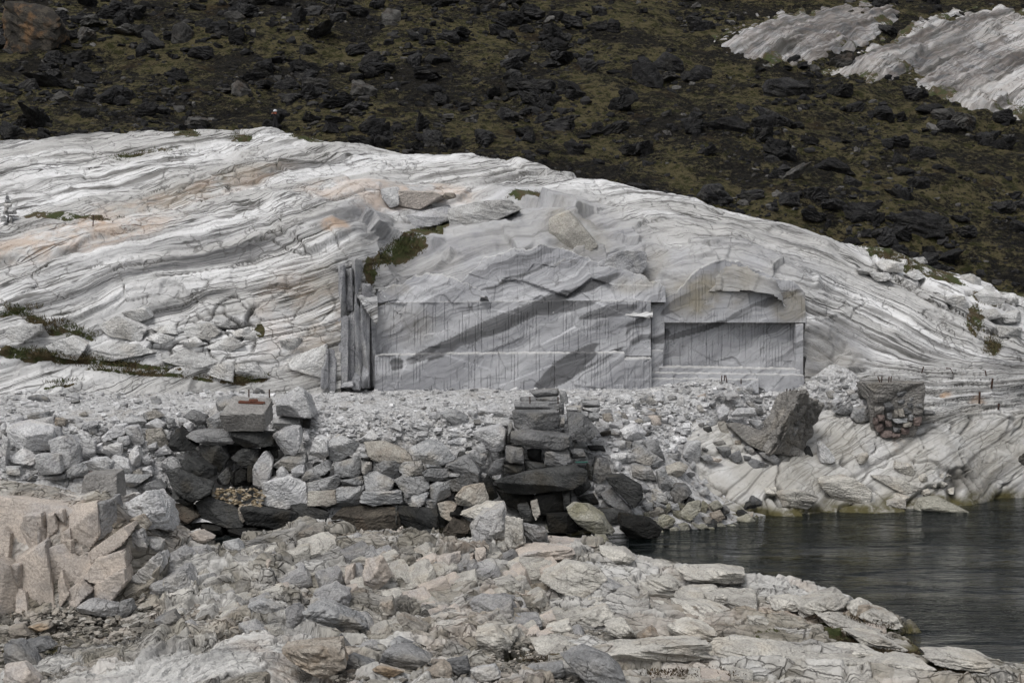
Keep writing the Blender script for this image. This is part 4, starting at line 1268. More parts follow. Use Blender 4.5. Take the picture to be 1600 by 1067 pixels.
G_L = "white rubble blocks left of the dark pier"
for mt, pts in [
    ('white', [(300, 310), (360, 305), (375, 365), (310, 385)]), ('white', [(45, 500), (120, 440), (215, 500), (205, 545), (90, 530)]), ('white', [(0, 355), (45, 380), (35, 550), (0, 555)]),
    ('pale', [(390, 590), (440, 545), (530, 520), (545, 600), (420, 615)]), ('pale', [(165, 230), (280, 215), (290, 250), (200, 270), (160, 285)]), ('white', [(190, 265), (320, 240), (330, 305), (240, 300)]),
    ('tan', [(325, 245), (400, 260), (400, 300), (330, 300)]), ('white', [(620, 370), (700, 300), (760, 290), (770, 345), (640, 395)]), ('white', [(715, 370), (790, 360), (800, 410), (740, 425), (715, 405)]),
    ('white', [(755, 270), (800, 235), (890, 270), (890, 300), (765, 300)]), ('pale', [(880, 220), (960, 200), (1010, 240), (900, 265)]), ('white', [(890, 290), (960, 250), (1020, 290), (1000, 315), (890, 312)]),
    ('pale', [(1020, 255), (1070, 250), (1080, 300), (1030, 315)]), ('white', [(620, 450), (680, 410), (740, 420), (740, 480), (680, 510)]), ('white', [(780, 480), (840, 420), (865, 500), (850, 550), (800, 560)]),
    ('white', [(690, 480), (780, 510), (810, 595), (730, 600), (685, 540)]), ('white', [(860, 500), (910, 480), (945, 520), (900, 545)]), ('white', [(950, 460), (1010, 420), (1055, 470), (960, 490)]),
    ('white', [(870, 560), (920, 545), (945, 600), (900, 600)]), ('white', [(1000, 520), (1040, 490), (1100, 510), (1125, 550), (1020, 600), (995, 580)]), ('pale', [(715, 600), (930, 610), (820, 680), (740, 680)]),
    ('grey', [(830, 680), (960, 635), (1020, 680), (930, 740), (900, 720)]), ('pale', [(960, 740), (1010, 700), (1050, 750), (1010, 780)]), ('pale', [(20, 550), (110, 550), (130, 605), (30, 600)]), ('grey', [(280, 615), (400, 600), (400, 630), (300, 640)]),
    ('pale', [(1030, 340), (1055, 330), (1050, 385), (1020, 380)]), ('white', [(1000, 320), (1040, 325), (1030, 360)]), ('white', [(495, 285), (560, 270), (600, 290), (560, 325), (500, 320)]), ('grey', [(600, 320), (660, 310), (650, 345)]),
    ('white', [(60, 250), (130, 240), (150, 275), (70, 280)]), ('white', [(0, 290), (20, 285), (40, 340), (0, 345)]), ('tan', [(480, 225), (520, 210), (540, 235), (500, 245)]), ('white', [(1140, 300), (1190, 290), (1195, 330), (1150, 335)]),
    ('white', [(905, 420), (960, 400), (970, 440), (920, 455)]), ('white', [(580, 430), (620, 420), (640, 470), (590, 470)]), ('white', [(545, 500), (590, 480), (620, 520), (570, 540)]),
    ('white', [(1120, 480), (1180, 465), (1210, 500), (1150, 505)]), ('white', [(1200, 480), (1260, 490), (1290, 520), (1230, 515)]), ('pale', [(810, 585), (860, 560), (880, 600), (830, 605)])]:
    loose("rubble_block", ZA, mt, pts, "pale angular block in the loose rubble heap left of the dark pier", G_L, lift=.5)

G_M = "rubble blocks between the white boulder and the slab stack"
for f, mt, pts in [
    (ZB, 'white', [(900, 350), (950, 340), (970, 410), (925, 430)]), (ZC, 'white', [(300, 395), (400, 320), (440, 370), (350, 405)]), (ZC, 'white', [(450, 390), (490, 350), (540, 390), (500, 402)]),
    (ZC, 'pale', [(970, 460), (1040, 450), (1110, 520), (1080, 550), (1000, 500)]), (ZC, 'pale', [(1060, 590), (1112, 600), (1080, 652)]), (ZC, 'grey', [(1110, 590), (1160, 510), (1220, 500), (1200, 560), (1140, 610)]),
    (ZC, 'pale', [(1050, 310), (1100, 250), (1250, 250), (1255, 300), (1150, 312)]), (ZC, 'white', [(860, 400), (940, 375), (980, 385), (960, 420), (900, 425)]), (ZC, 'pale', [(830, 220), (900, 195), (990, 240), (970, 300), (900, 280)]),
    (ZC, 'white', [(910, 400), (980, 370), (985, 400), (940, 432)]), (ZC, 'pale', [(1050, 470), (1100, 470), (1110, 510), (1080, 520)]), (ZC, 'pale', [(1140, 610), (1200, 600), (1190, 640), (1150, 650)]),
    (ZC, 'pale', [(1040, 430), (1090, 390), (1110, 460), (1070, 470)]), (ZC, 'grey', [(1130, 470), (1180, 465), (1190, 500), (1140, 520)]), (ZB, 'pale', [(720, 255), (900, 250), (920, 310), (760, 320)]), (ZB, 'dark', [(915, 260), (970, 262), (960, 315), (920, 315)]),
    (ZC, 'white', [(740, 230), (820, 205), (830, 245), (770, 260)]), (ZC, 'pale', [(890, 350), (950, 345), (960, 370), (900, 380)])]:
    poly = f(pts); cy = sum(p[1] for p in poly) / len(poly)
    loose("rubble_block", f, mt, pts, "pale angular rubble block on the wall top near the slab stack", G_M, Y=min(plat_hit(poly, .3), wallY(cy) + .9) if cy > 690 else plat_hit(poly, .3))

G_R = "rubble blocks on the slope right of the slab stack"
for f, mt, pts in [
    (ZD, 'grey', [(720, 640), (760, 500), (830, 510), (860, 600), (770, 660)]), (ZD, 'dark', [(600, 660), (680, 620), (735, 670), (640, 740)]), (ZD, 'dark', [(640, 745), (740, 720), (780, 780), (690, 800)]),
    (ZD, 'dark', [(730, 820), (880, 810), (940, 830), (900, 900), (800, 900)]), (ZD, 'grey', [(790, 730), (860, 690), (940, 780), (1010, 870), (850, 800)]), (ZD, 'white', [(1030, 640), (1100, 690), (1050, 712)]),
    (ZD, 'pale', [(1100, 690), (1180, 720), (1210, 780), (1130, 772)]), (ZD, 'pale', [(1110, 760), (1200, 800), (1195, 822), (1120, 800)]), (ZD, 'pale', [(1140, 580), (1190, 570), (1225, 660), (1190, 730), (1150, 690)]),
    (ZD, 'pale', [(975, 540), (1100, 560), (1140, 640), (990, 620)]), (ZD, 'white', [(820, 290), (920, 270), (930, 320), (850, 330)]), (ZD, 'pale', [(1060, 400), (1130, 390), (1195, 530), (1130, 500), (1070, 450)]),
    (ZD, 'pale', [(980, 450), (1050, 430), (1170, 510), (1120, 560), (1000, 520)]), (ZD, 'dark', [(780, 340), (850, 330), (850, 350), (790, 370)]), (ZD, 'white', [(860, 400), (940, 395), (940, 440), (870, 445)]),
    (ZD, 'dark', [(700, 420), (800, 420), (820, 460), (720, 450)]), (ZD, 'white', [(840, 480), (950, 470), (930, 530), (850, 530)]), (ZD, 'white', [(640, 390), (690, 395), (700, 430), (650, 440)]),
    (ZD, 'white', [(860, 590), (960, 585), (970, 620), (870, 620)]), (ZD, 'white', [(700, 465), (780, 465), (800, 500), (720, 500)]), (ZD, 'pale', [(860, 550), (910, 555), (910, 585), (870, 580)]), (ZD, 'white', [(720, 390), (800, 385), (810, 415), (740, 418)]),
    (ZD, 'pale', [(985, 395), (1060, 385), (1070, 430), (990, 440)]), (ZD, 'white', [(940, 480), (990, 470), (1000, 520), (950, 530)]), (ZD, 'pale', [(1040, 800), (1110, 770), (1110, 820), (1060, 825)]), (ZD, 'algae', [(1050, 830), (1090, 835), (1085, 870), (1050, 865)]),
    (ZD, 'algae', [(1140, 870), (1200, 850), (1250, 890), (1190, 930), (1150, 910)]), (ZD, 'dark', [(700, 530), (740, 560), (730, 640), (690, 600)]), (ZD, 'black', [(620, 880), (720, 840), (760, 900), (640, 960)]),
    (ZD, 'pale', [(840, 790), (870, 780), (880, 810), (850, 815)]), (ZD, 'grey', [(750, 690), (800, 660), (820, 720), (770, 740)]), (ZD, 'algae', [(1075, 880), (1140, 890), (1165, 940), (1110, 930)]), (ZD, 'algae', [(1005, 850), (1045, 850), (1050, 880), (1010, 875)]),
    (ZE, 'pale', [(375, 490), (430, 480), (462, 510), (420, 530)]), (ZE, 'pink', [(440, 495), (515, 505), (490, 526), (445, 520)]), (ZE, 'tan', [(145, 560), (250, 525), (307, 555), (270, 600), (200, 630)]),
    (ZE, 'grey', [(185, 720), (230, 670), (300, 670), (330, 720), (220, 790)]), (ZE, 'algae', [(240, 860), (300, 780), (370, 760), (372, 820), (300, 895)]), (ZE, 'algae', [(370, 830), (395, 760), (427, 790), (410, 842)]),
    (ZE, 'algae', [(110, 890), (160, 855), (222, 880), (210, 912), (150, 930)]), (ZE, 'algae', [(345, 920), (400, 908), (440, 940), (380, 952)]), (ZE, 'algae', [(225, 910), (300, 905), (310, 945), (240, 950)]), (ZE, 'algae', [(460, 910), (510, 900), (540, 925), (480, 935)]),
    (ZE, 'algae', [(430, 790), (480, 760), (520, 800), (470, 850)]), (ZE, 'tan', [(440, 840), (500, 820), (530, 870), (480, 900), (440, 880)]), (ZE, 'algae', [(520, 920), (590, 910), (600, 935), (540, 942)]), (ZE, 'algae', [(600, 880), (680, 850), (720, 890), (640, 910)]),
    (ZE, 'pale', [(360, 700), (420, 680), (440, 720), (380, 740)]), (ZE, 'pale', [(190, 790), (240, 780), (250, 830), (200, 830)])]:
    poly = f(pts)
    loose("rubble_block", f, mt, pts, "angular block tumbled on the rubble slope right of the slab stack", G_R, lift=.35)

G_RR = "rubble along the platform's right edge"
for f, mt, pts in [
    (ZD, 'white', [(765, 140), (810, 95), (840, 100), (800, 155)]), (ZD, 'pale', [(790, 160), (890, 130), (892, 155), (820, 165)]), (ZD, 'white', [(905, 110), (980, 110), (975, 160), (910, 160)]), (ZD, 'pale', [(1030, 130), (1080, 105), (1150, 165), (1040, 175)]),
    (ZD, 'white', [(1100, 100), (1160, 80), (1200, 150), (1130, 155)]), (ZD, 'tan', [(1050, 195), (1130, 195), (1120, 225), (1060, 225)]), (ZD, 'white', [(1160, 200), (1220, 210), (1210, 235), (1165, 235)]), (ZD, 'pink', [(1070, 245), (1140, 235), (1165, 290), (1100, 295)]),
    (ZD, 'tan', [(970, 265), (1040, 255), (1050, 280), (980, 285)]), (ZD, 'tan', [(800, 225), (850, 220), (870, 280), (805, 280)]), (ZD, 'pale', [(870, 230), (940, 220), (960, 260), (890, 260)]), (ZD, 'pale', [(985, 160), (1030, 160), (1030, 195), (985, 195)]),
    (ZE, 'pale', [(1095, 185), (1130, 160), (1172, 180), (1160, 207)]), (ZE, 'white', [(1175, 155), (1230, 130), (1252, 150), (1200, 187)]), (ZE, 'pale', [(1190, 190), (1270, 170), (1290, 240), (1210, 222)]), (ZE, 'pale', [(950, 130), (980, 110), (1060, 150), (1050, 175), (990, 170)]),
    (ZE, 'pale', [(1040, 210), (1080, 205), (1107, 245), (1050, 240)]), (ZE, 'white', [(520, 110), (600, 92), (622, 130), (540, 142)]), (ZE, 'pale', [(458, 112), (510, 85), (522, 127)]), (ZE, 'pink', [(318, 130), (412, 95), (400, 130)]), (ZE, 'pale', [(235, 90), (270, 65), (312, 95), (270, 112)]),
    (ZE, 'white', [(60, 70), (130, 80), (170, 150), (110, 150)]), (ZE, 'grey', [(170, 120), (220, 110), (235, 145), (190, 150)]), (ZE, 'white', [(240, 125), (270, 120), (275, 175), (240, 170)]), (ZE, 'pale', [(660, 155), (720, 160), (745, 195), (690, 185)]), (ZE, 'white', [(670, 262), (760, 270), (767, 325), (720, 320)]),
    (ZE, 'white', [(545, 255), (640, 262), (680, 300), (600, 290)]), (ZE, 'tan', [(480, 280), (530, 270), (555, 360), (510, 345)]), (ZE, 'white', [(540, 380), (575, 348), (602, 375), (555, 392)]), (ZE, 'tan', [(585, 390), (632, 385), (622, 432), (595, 435)]),
    (ZE, 'grey', [(475, 430), (560, 430), (570, 470), (520, 502)]), (ZE, 'grey', [(548, 490), (620, 448), (637, 510), (590, 530)]), (ZE, 'grey', [(740, 465), (820, 470), (877, 520), (860, 560), (760, 500)]), (ZE, 'grey', [(640, 430), (690, 420), (722, 470), (700, 492)]),
    (ZE, 'pale', [(350, 175), (380, 170), (400, 215), (370, 220)]), (ZE, 'pale', [(270, 225), (310, 220), (315, 260), (280, 262)]), (ZE, 'pale', [(410, 290), (470, 250), (480, 290), (430, 310)]), (ZE, 'dark', [(390, 310), (440, 300), (450, 340), (400, 340)]), (ZE, 'tan', [(80, 240), (135, 235), (130, 290), (70, 270)]),
    (ZE, 'pale', [(590, 170), (640, 165), (650, 190), (600, 192)]), (ZE, 'grey', [(700, 130), (760, 140), (750, 165), (700, 160)]), (ZE, 'grey', [(640, 480), (690, 490), (680, 515), (645, 510)]), (ZE, 'grey', [(450, 400), (520, 390), (540, 425), (470, 430)]),
    (ZF, 'grey', [(240, 160), (300, 130), (312, 210), (260, 217)]), (ZF, 'pale', [(95, 270), (200, 225), (227, 290), (170, 322)]), (ZF, 'white', [(68, 240), (110, 203), (147, 220), (100, 262)]), (ZF, 'pale', [(43, 165), (90, 158), (107, 190), (60, 207)]), (ZF, 'pale', [(0, 215), (62, 250), (50, 287), (0, 287)]),
    (ZF, 'white', [(0, 125), (40, 125), (50, 160), (0, 165)]), (ZF, 'grey', [(145, 130), (190, 120), (190, 150), (150, 150)]), (ZF, 'white', [(170, 160), (220, 150), (225, 185), (180, 190)]), (ZF, 'pale', [(195, 190), (245, 190), (245, 225), (200, 220)])]:
    loose("rubble_block", f, mt, pts, "angular marble block in the rubble along the platform's right edge", G_RR, lift=.2)

# ------------------------------------------------------------------ quarry face
quarry = empty("quarry_face", tuple(at(800, 604, 85)))
tag(quarry, "grey drilled quarry face cut in square steps into the white dome", "quarry face")


def panel(x0, x1, top, ybot, Y, thick, seed, groove=.6, dark=(), tan=(), rough=.05, name="cut_panel", tilt=.0):
    W = (x1 - x0) / F * Y
    nx = max(6, int(W / .036)); H = (ybot - min(t[1] for t in top)) / F * Y
    nz = max(5, int(H / .075))
    u = np.linspace(x0, x1, nx); t = np.linspace(0, 1, nz)
    ty = np.interp(u, [p[0] for p in top], [p[1] for p in top])
    if tilt: ty = ty + 5 * fbm(u / 22, 0 * u + seed, 4, seed)
    px = np.repeat(u[None], nz, 0)
    py = ybot + (ty[None] - ybot) * t[:, None]
    P = at(px, py, np.full(px.shape, Y))
    X, Z = P[..., 0], P[..., 2]
    P[..., 2][-1] += .05 * fbm(X[-1] * 2.2, X[-1] * 0 + seed, 3, seed)          # chipped arris
    al, s = X + .4 * Z, Z * .9 - X * .46 + .55 * fbm(X / 5, Z / 3, 3, seed + 1) + .15 * fbm(X, Z, 2, seed + 2)
    # drill holes: half-round grooves that stop and start
    sp = .17
    xi = X / sp + .25 * perlin(X * .8, Z * .15, seed + 3)
    ph = np.abs(xi - np.round(xi)) * sp
    on = sstep(.05, .35, perlin(np.round(xi) * .61, Z * .5 + seed, seed + 4) + .3 * perlin(X / 3, Z / 2, seed + 12) + .2 * (groove - .5) * 2)
    gr = sstep(.045, .0, ph) * on * min(1, groove * 1.4)
    rel = rough * fbm(X * .9, Z * 1.1, 4, seed + 5) * .5
    fc, ed = facets(X * .35 + Z * .2, Z * .5 - X * .12, seed + 7, 1.4, .03)
    fcb, _ = facets(X * .9 - Z * .5, Z * 1.3 + X * .3, seed + 17, 1.2, .06)
    rel += rough * (2.2 * fc + .8 * fcb)
    P[..., 1] += -rel + gr * .05 + tilt * (P[..., 2] - P[0, :, 2][None])
    # thin crack lines
    f1, f2 = voronoi(X * .28 + .2 * perlin(X, Z, 3), Z * .35 + .2 * perlin(X, Z, 4), seed + 8)[:2]
    ck = sstep(.014, 0, f2 - f1) * .6
    dk = sstep(.34, .50, ellipse_mask(px, py, dark) * (.75 + .5 * perlin(al * .10, s * 1.3, seed + 9)) + .28 * perlin(al * .25, s * 3.5, seed + 19) - .04) * .9 if dark else 0 * px
    tn = ellipse_mask(px, py, tan) if tan else 0 * px
    # skirt going back
    Pb = np.zeros((nz + 1, nx + 2, 3))
    Pb[:nz, 1:-1] = P
    Pb[nz, 1:-1] = P[-1] + (0, thick, .04)
    Pb[:, 0] = Pb[:, 1] + (0, thick, 0); Pb[:, -1] = Pb[:, -2] + (0, thick, 0)
    ext = lambda A: np.pad(A, ((0, 1), (1, 1)), mode='edge')
    st = np.stack([ext(al), ext(s), Pb[..., 1]], -1).reshape(-1, 3)
    z0 = np.zeros(Pb.shape[:2])
    top_w = z0.copy(); top_w[nz - 1:] = .8
    m1 = np.stack([z0, ext(dk), z0, z0 + .35], -1).reshape(-1, 4)
    m2 = np.stack([np.clip(ext(gr) * .05 + ext(ck), 0, 1), z0, ext(tn), top_w], -1).reshape(-1, 4)
    base = np.array(at((x0 + x1) / 2, ybot, Y))
    me = mesh_np(name, Pb.reshape(-1, 3) - base, grid_quads(nz + 1, nx + 2), M['cut'], False)
    attr_vec(me, "strat", st); attr_col(me, "mask", m1); attr_col(me, "mask2", m2)
    return link(name, me, quarry, tuple(base))


DK = [(770, 512, 130, 14, 24, 1), (700, 541, 70, 10, 22, 1), (880, 476, 70, 15, 10, 1), (960, 487, 60, 10, 8, .9), (885, 575, 60, 17, 36, 1), (620, 570, 12, 14, 0, .6), (1000, 520, 24, 40, 24, .5), (930, 515, 60, 5, 30, .6), (660, 500, 60, 5, 26, .5),
      (940, 560, 50, 5, 30, .5), (720, 575, 60, 4, 12, .4), (1090, 515, 60, 6, 16, 1), (1030, 525, 20, 12, 20, .8), (1190, 478, 70, 9, 22, .9), (1070, 470, 45, 10, 30, .8), (1130, 485, 60, 6, 24, .6), (820, 540, 50, 4, 20, .5), (1150, 545, 50, 8, 20, .35)]
TN = [(1110, 460, 60, 32, 15, .9), (1235, 480, 30, 26, 0, .7), (630, 510, 50, 30, 0, .25), (620, 585, 20, 20, 0, .2)]
panel(585, 976, [(585, 555), (700, 553), (976, 551)], 614, 85.0, 1.2, 811, .8, DK)
panel(976, 1018, [(976, 561), (1018, 560)], 614, 84.8, 1.3, 812, .6)
panel(588, 1017, [(588, 480), (605, 474), (640, 472), (700, 471), (880, 470), (1017, 470)], 556, 85.95, 1.0, 813, .7, DK, TN, rough=.06)
panel(1018, 1038, [(1018, 476), (1038, 475)], 562, 86.5, .7, 814, .3, DK)
panel(1038, 1259, [(1038, 470), (1056, 458), (1085, 428), (1110, 410), (1135, 405), (1165, 414), (1200, 428), (1235, 438), (1259, 456)], 504, 86.3, 1.2, 815, .45, DK, TN, rough=.045, tilt=.12)
panel(1034, 1246, [(1034, 504), (1246, 504)], 576, 86.95, .6, 816, 1.0, DK, TN)
panel(1244, 1255, [(1244, 507), (1255, 506)], 586, 86.15, 1.0, 817, .2)
panel(1018, 1036, [(1018, 548), (1036, 547)], 580, 86.2, .6, 821, .2)
panel(1030, 1250, [(1030, 573), (1250, 577)], 600, 86.1, .8, 818, .2)
panel(1012, 1256, [(1012, 582), (1256, 586)], 616, 85.6, 1.0, 819, .2)
panel(1003, 1185, [(1003, 591), (1185, 593)], 614, 85.2, 1.0, 820, .5)
panel(690, 1040, [(690, 464), (728, 432), (758, 403), (800, 391), (850, 384), (880, 388), (915, 402), (950, 414), (1000, 430), (1040, 448)], 472, 86.15, 1.6, 822, .35, [(900, 455, 110, 9, 20, .6), (820, 425, 90, 8, 24, .4)], [(1000, 440, 40, 16, 15, .5)], rough=.10, tilt=.30)
panel(588, 768, [(588, 458), (606, 450), (640, 436), (668, 427), (700, 432), (735, 446), (768, 464)], 473, 85.95, 1.6, 823, .2, [(690, 450, 60, 8, 18, .5)], [(620, 452, 20, 10, 0, .4)], rough=.12, tilt=.35)
# fluted corner: narrow upright slabs left standing between the cuts
ZQ = Z_(500, 280, .3187)
for k, (x0, x1, y0, y1) in enumerate([(0, 40, 840, 1020), (40, 77, 835, 1020), (84, 121, 440, 665), (121, 157, 440, 650), (157, 197, 400, 640), (78, 131, 690, 1000), (131, 166, 662, 1000), (166, 201, 640, 1010), (201, 238, 630, 1010), (238, 273, 598, 1030),
                                          (205, 236, 905, 1030), (160, 198, 938, 1030), (80, 162, 988, 1030), (200, 245, 520, 640)]):
    j = lambda: rnd.uniform(-3, 3)
    poly = ZQ([(x0 + j(), y0 + rnd.uniform(-8, 8)), (x1 + j(), y0 + rnd.uniform(-8, 8)), (x1 + j() * .5, y1), (x0 + j() * .5, y1)])
    Y = 82.9 + (x0 / 273) * 2.2 + (0 if y0 > 600 else .5) - (.25 if y0 > 900 else 0)
    stone("cut_slab", poly, Y, 'cutrock', quarry, depth=1.6, rough=.05, front=2, bevel=60, nmax=22)
# squared notch higher up
NY = float(hit(OUT, 640, 322, 84, 104)[0]) - .7
stone("cut_block", ZQ([(290, 45), (385, 35), (383, 130), (345, 142), (300, 90)]), NY, 'white', quarry, depth=1.6, rough=.01, front=1, bevel=60)
stone("cut_block", ZQ([(387, 52), (560, 60), (610, 80), (490, 150), (384, 130)]), NY + .1, 'pinkwhite', quarry, depth=1.8, rough=.01, front=1, bevel=60)
tag(stone("boulder", ZQ([(595, 85), (610, 68), (660, 68), (665, 90), (620, 102)]), NY, 'rusty', depth=.9), "small brownish boulder lodged above the mossy gully", "rock")

# ------------------------------------------------------------------ hillside boulders
CREST = ([-300, 0, 190, 450, 520, 700, 820, 920, 1020, 1100, 1200, 1300, 1400, 1480, 1560, 1900], [225, 216, 206, 204, 218, 240, 255, 274, 296, 316, 345, 374, 397, 436, 458, 490])
HS = [  # px, py, half width, half height, material, label
    ([(0, 2), (35, 0), (62, 6), (92, 36), (86, 68), (50, 84), (0, 80)], 'bigbrown', "huge brown boulder with an orange broken face at upper left"),
    ([(352, 20), (368, 16), (383, 26), (380, 38), (354, 38)], 'hillpale', "pale grey boulder near the top, left of centre"),
    ([(74, 158), (92, 140), (108, 154), (88, 161)], 'hillpale', "small pale wedge boulder above the left crest"),
    ([(267, 38), (284, 32), (298, 46), (296, 70), (268, 70)], 'hillpale', "square upright boulder with a light left face at upper left"),
    ([(358, 128), (374, 126), (390, 142), (384, 154), (360, 148)], 'hillpale', "light-edged boulder above the person"),
    ([(990, 98), (1018, 92), (1038, 120), (1036, 140), (992, 132)], 'hill', "square dark boulder on the slope below the grey ledge"),
    ([(1020, 100), (1040, 80), (1068, 96), (1072, 116), (1030, 116)], 'hill', "peaked dark boulder right of the square dark boulder"),
    ([(1078, 112), (1090, 100), (1112, 104), (1114, 128), (1084, 128)], 'hill', "third dark boulder in the row under the grey ledge"),
    ([(1196, 140), (1206, 122), (1240, 118), (1266, 134), (1262, 154), (1202, 156)], 'hill', "broad black boulder right of centre on the slope"),
    ([(1112, 206), (1120, 186), (1152, 180), (1172, 196), (1166, 208)], 'hill', "wide black boulder below the broad one"),
    ([(1270, 272), (1290, 250), (1310, 244), (1330, 262), (1340, 274)], 'hill', "pyramid shaped black boulder on the right slope"),
    ([(1094, 304), (1106, 288), (1126, 286), (1148, 312), (1120, 322), (1098, 312)], 'hill', "black boulder resting just above the dome's right shoulder"),
    ([(1398, 358), (1404, 336), (1440, 328), (1490, 340), (1494, 364), (1450, 370)], 'hill', "long black boulder above the right end of the dome"),
    ([(1432, 172), (1440, 164), (1470, 162), (1486, 176), (1470, 182)], 'hill', "dark boulder at the foot of the bright white slope"),
    ([(650, 140), (664, 130), (690, 134), (688, 148), (655, 150)], 'hill', "flat dark boulder in the middle of the slope"),
    ([(595, 22), (604, 12), (624, 16), (622, 40), (598, 42)], 'hillpale', "upright boulder with pale stripe at the top centre"),
]
for poly, mt, lb in HS:
    cx = sum(p[0] for p in poly) / len(poly); by = max(p[1] for p in poly)
    Y = float(hit(hill_z, cx, by - 3, 97, 200, 800)[0])
    o = stone("boulder", poly, Y - .4, mt, rough=.10, bevel=26)
    tag(o, lb, "boulder", "boulders on the dark hillside")

NB_BIG, NB_SMALL = 284, 13500
bpx = np.random.uniform(-60, 1660, 30000); bpy_ = np.random.uniform(-25, 480, 30000)
ok = bpy_ < np.interp(bpx, *CREST) + 12
for pl in UP_PTS:
    ok &= inside_poly(bpx, bpy_, pl) < np.random.choice([-4, 4, 12], 30000, p=[.75, .18, .07])
dens = .40 + .5 * perlin(bpx / 160, bpy_ / 60, 601) + .35 * perlin(bpx / 50, bpy_ / 24, 602)
dens += np.where(bpx > 900, -.12, .1)
ok &= np.random.uniform(0, 1, 30000) < dens
bpx, bpy_ = bpx[ok][:NB_BIG + NB_SMALL], bpy_[ok][:NB_BIG + NB_SMALL]
bY = hit(hill_z, bpx, bpy_, 97, 200, 330)
bP = at(bpx, bpy_, bY)
bP[:, 2] = hill_z(bP[:, 0], bP[:, 1])
size = 1.3 + 2.5 * np.random.pareto(2.2, len(bpx))
size = np.minimum(size, 14)
order = np.argsort(-size)
bigs, smalls = order[:NB_BIG], order[NB_BIG:]
AREA = [(0, 400, "far left"), (400, 800, "left of centre"), (800, 1200, "right of centre"), (1200, 1700, "right")]
for i in bigs:
    r = size[i] * bY[i] / F
    mt = 'hillpale' if rnd.random() < .06 else 'hill'
    o = link("boulder", variant_mesh(rnd.randrange(len(VAR)), mt), None, tuple(bP[i] + (0, 0, r * .25)))
    o.scale = (r * rnd.uniform(.9, 1.6), r * rnd.uniform(.9, 1.4), r * rnd.uniform(.55, 1.05))
    o.rotation_euler = (rnd.uniform(-.3, .3), rnd.uniform(-.3, .3), rnd.uniform(0, 6.28))
    LAB.append((o, bpx[i], bpy_[i], o.scale[0] * F / bY[i] * 1.5, o.scale[2] * F / bY[i] * 1.5, mt, "boulder", "scree slope", [(270, "far left"), (540, "left"), (800, "middle left"), (1070, "middle right"), (1340, "right"), (9999, "far right")], [(60, "uppermost"), (130, "upper"), (220, "central"), (9999, "lower")]))
    if mt == 'hill': tag(o, "black lichen-covered boulder lying among the scree on the dark hillside", "boulder", "dark scree boulders")
    else: tag(o, "grey boulder standing out among the black scree of the hillside", "boulder", "grey scree boulders")


def stone_mass(name, P, R, mat, n, label, seed, flat=.75, sink=.2):
    """one mesh of many small stones nobody could count"""
    rg = np.random.RandomState(seed)
    V0, Q0 = [], []
    Vc, Qc = cube_sphere(n)
    Vc = Vc / np.linalg.norm(Vc, axis=1, keepdims=True) ** .6
    k = len(Vc)
    N_ = len(P)
    Vs = Vc[None] * (1 + rg.uniform(-.32, .32, (N_, k, 1)))
    a = rg.uniform(0, 6.28, N_); ca, sa = np.cos(a), np.sin(a)
    sc = np.stack([rg.uniform(.8, 1.5, N_), rg.uniform(.7, 1.2, N_), rg.uniform(.45, 1.0, N_) * flat], -1)
    Vs = Vs * sc[:, None] * R[:, None, None]
    tl = rg.uniform(-.5, .5, N_)
    x = Vs[..., 0] * np.cos(tl)[:, None] - Vs[..., 2] * np.sin(tl)[:, None]
    z = Vs[..., 0] * np.sin(tl)[:, None] + Vs[..., 2] * np.cos(tl)[:, None]
    y = Vs[..., 1]
    Vw = np.stack([x * ca[:, None] - y * sa[:, None], x * sa[:, None] + y * ca[:, None], z], -1) + P[:, None] + np.array([0, 0, 1]) * (R * sink)[:, None, None]
    Q = Qc[None] + (np.arange(N_) * k)[:, None, None]
    me = mesh_np(name, Vw.reshape(-1, 3), Q.reshape(-1, 4), M[mat])
    tone = np.repeat(rg.uniform(0, 1, N_), k)
    attr_col(me, "tone", np.stack([tone] * 4, -1))
    o = link(name, me)
    return tag(o, label, kind="stuff")


def mass_mat(name, ramp):
    m, nt, b = new_mat(name); q = NB(nt)
    a = q.attr("tone").outputs['Fac']
    cr = q.n("ShaderNodeValToRGB"); q.l(a, cr.inputs[0])
    el = cr.color_ramp.elements
    el[0].position, el[0].color = ramp[0][0], (*ramp[0][1], 1)
    el[1].position, el[1].color = ramp[-1][0], (*ramp[-1][1], 1)
    for p_, c_ in ramp[1:-1]:
        e = el.new(p_); e.color = (*c_, 1)
    pos = q.n("ShaderNodeNewGeometry").outputs['Position']
    n3 = q.noise(pos, 6, 5, .7)
    g = q.n("ShaderNodeCombineColor"); k = q.ramp(n3, .3, .7, .65, 1.25)
    for i in range(3): q.l(k, g.inputs[i])
    q.l(q.mix(1.0, cr.outputs[0], g.outputs[0], 'MULTIPLY'), b.inputs['Base Color'])
    b.inputs['Roughness'].default_value = .95
    b.inputs['Specular IOR Level'].default_value = .15
    q.l(q.bump(n3, .6, .1), b.inputs['Normal'])
    return m


M['scree'] = mass_mat("scree_stones", [(0, (.014, .014, .0145)), (.6, (.03, .03, .031)), (.9, (.055, .053, .05)), (1, (.16, .155, .148))])
M['chips'] = mass_mat("marble_chips", [(0, (.20, .195, .185)), (.12, (.42, .42, .42)), (.6, (.62, .62, .625)), (1, (.74, .74, .745))])
M['pebble'] = mass_mat("shore_pebbles", [(0, (.10, .095, .085)), (.4, (.22, .205, .18)), (.8, (.34, .31, .27)), (1, (.42, .41, .38))])
M['tanpebble'] = mass_mat("tan_pebbles", [(0, (.14, .11, .07)), (.4, (.30, .24, .16)), (.8, (.42, .36, .27)), (1, (.48, .46, .42))])
stone_mass("scree", bP[smalls], size[smalls] * bY[smalls] / F, 'scree', 2, "black scree and small stones covering the hillside", 91, .9)

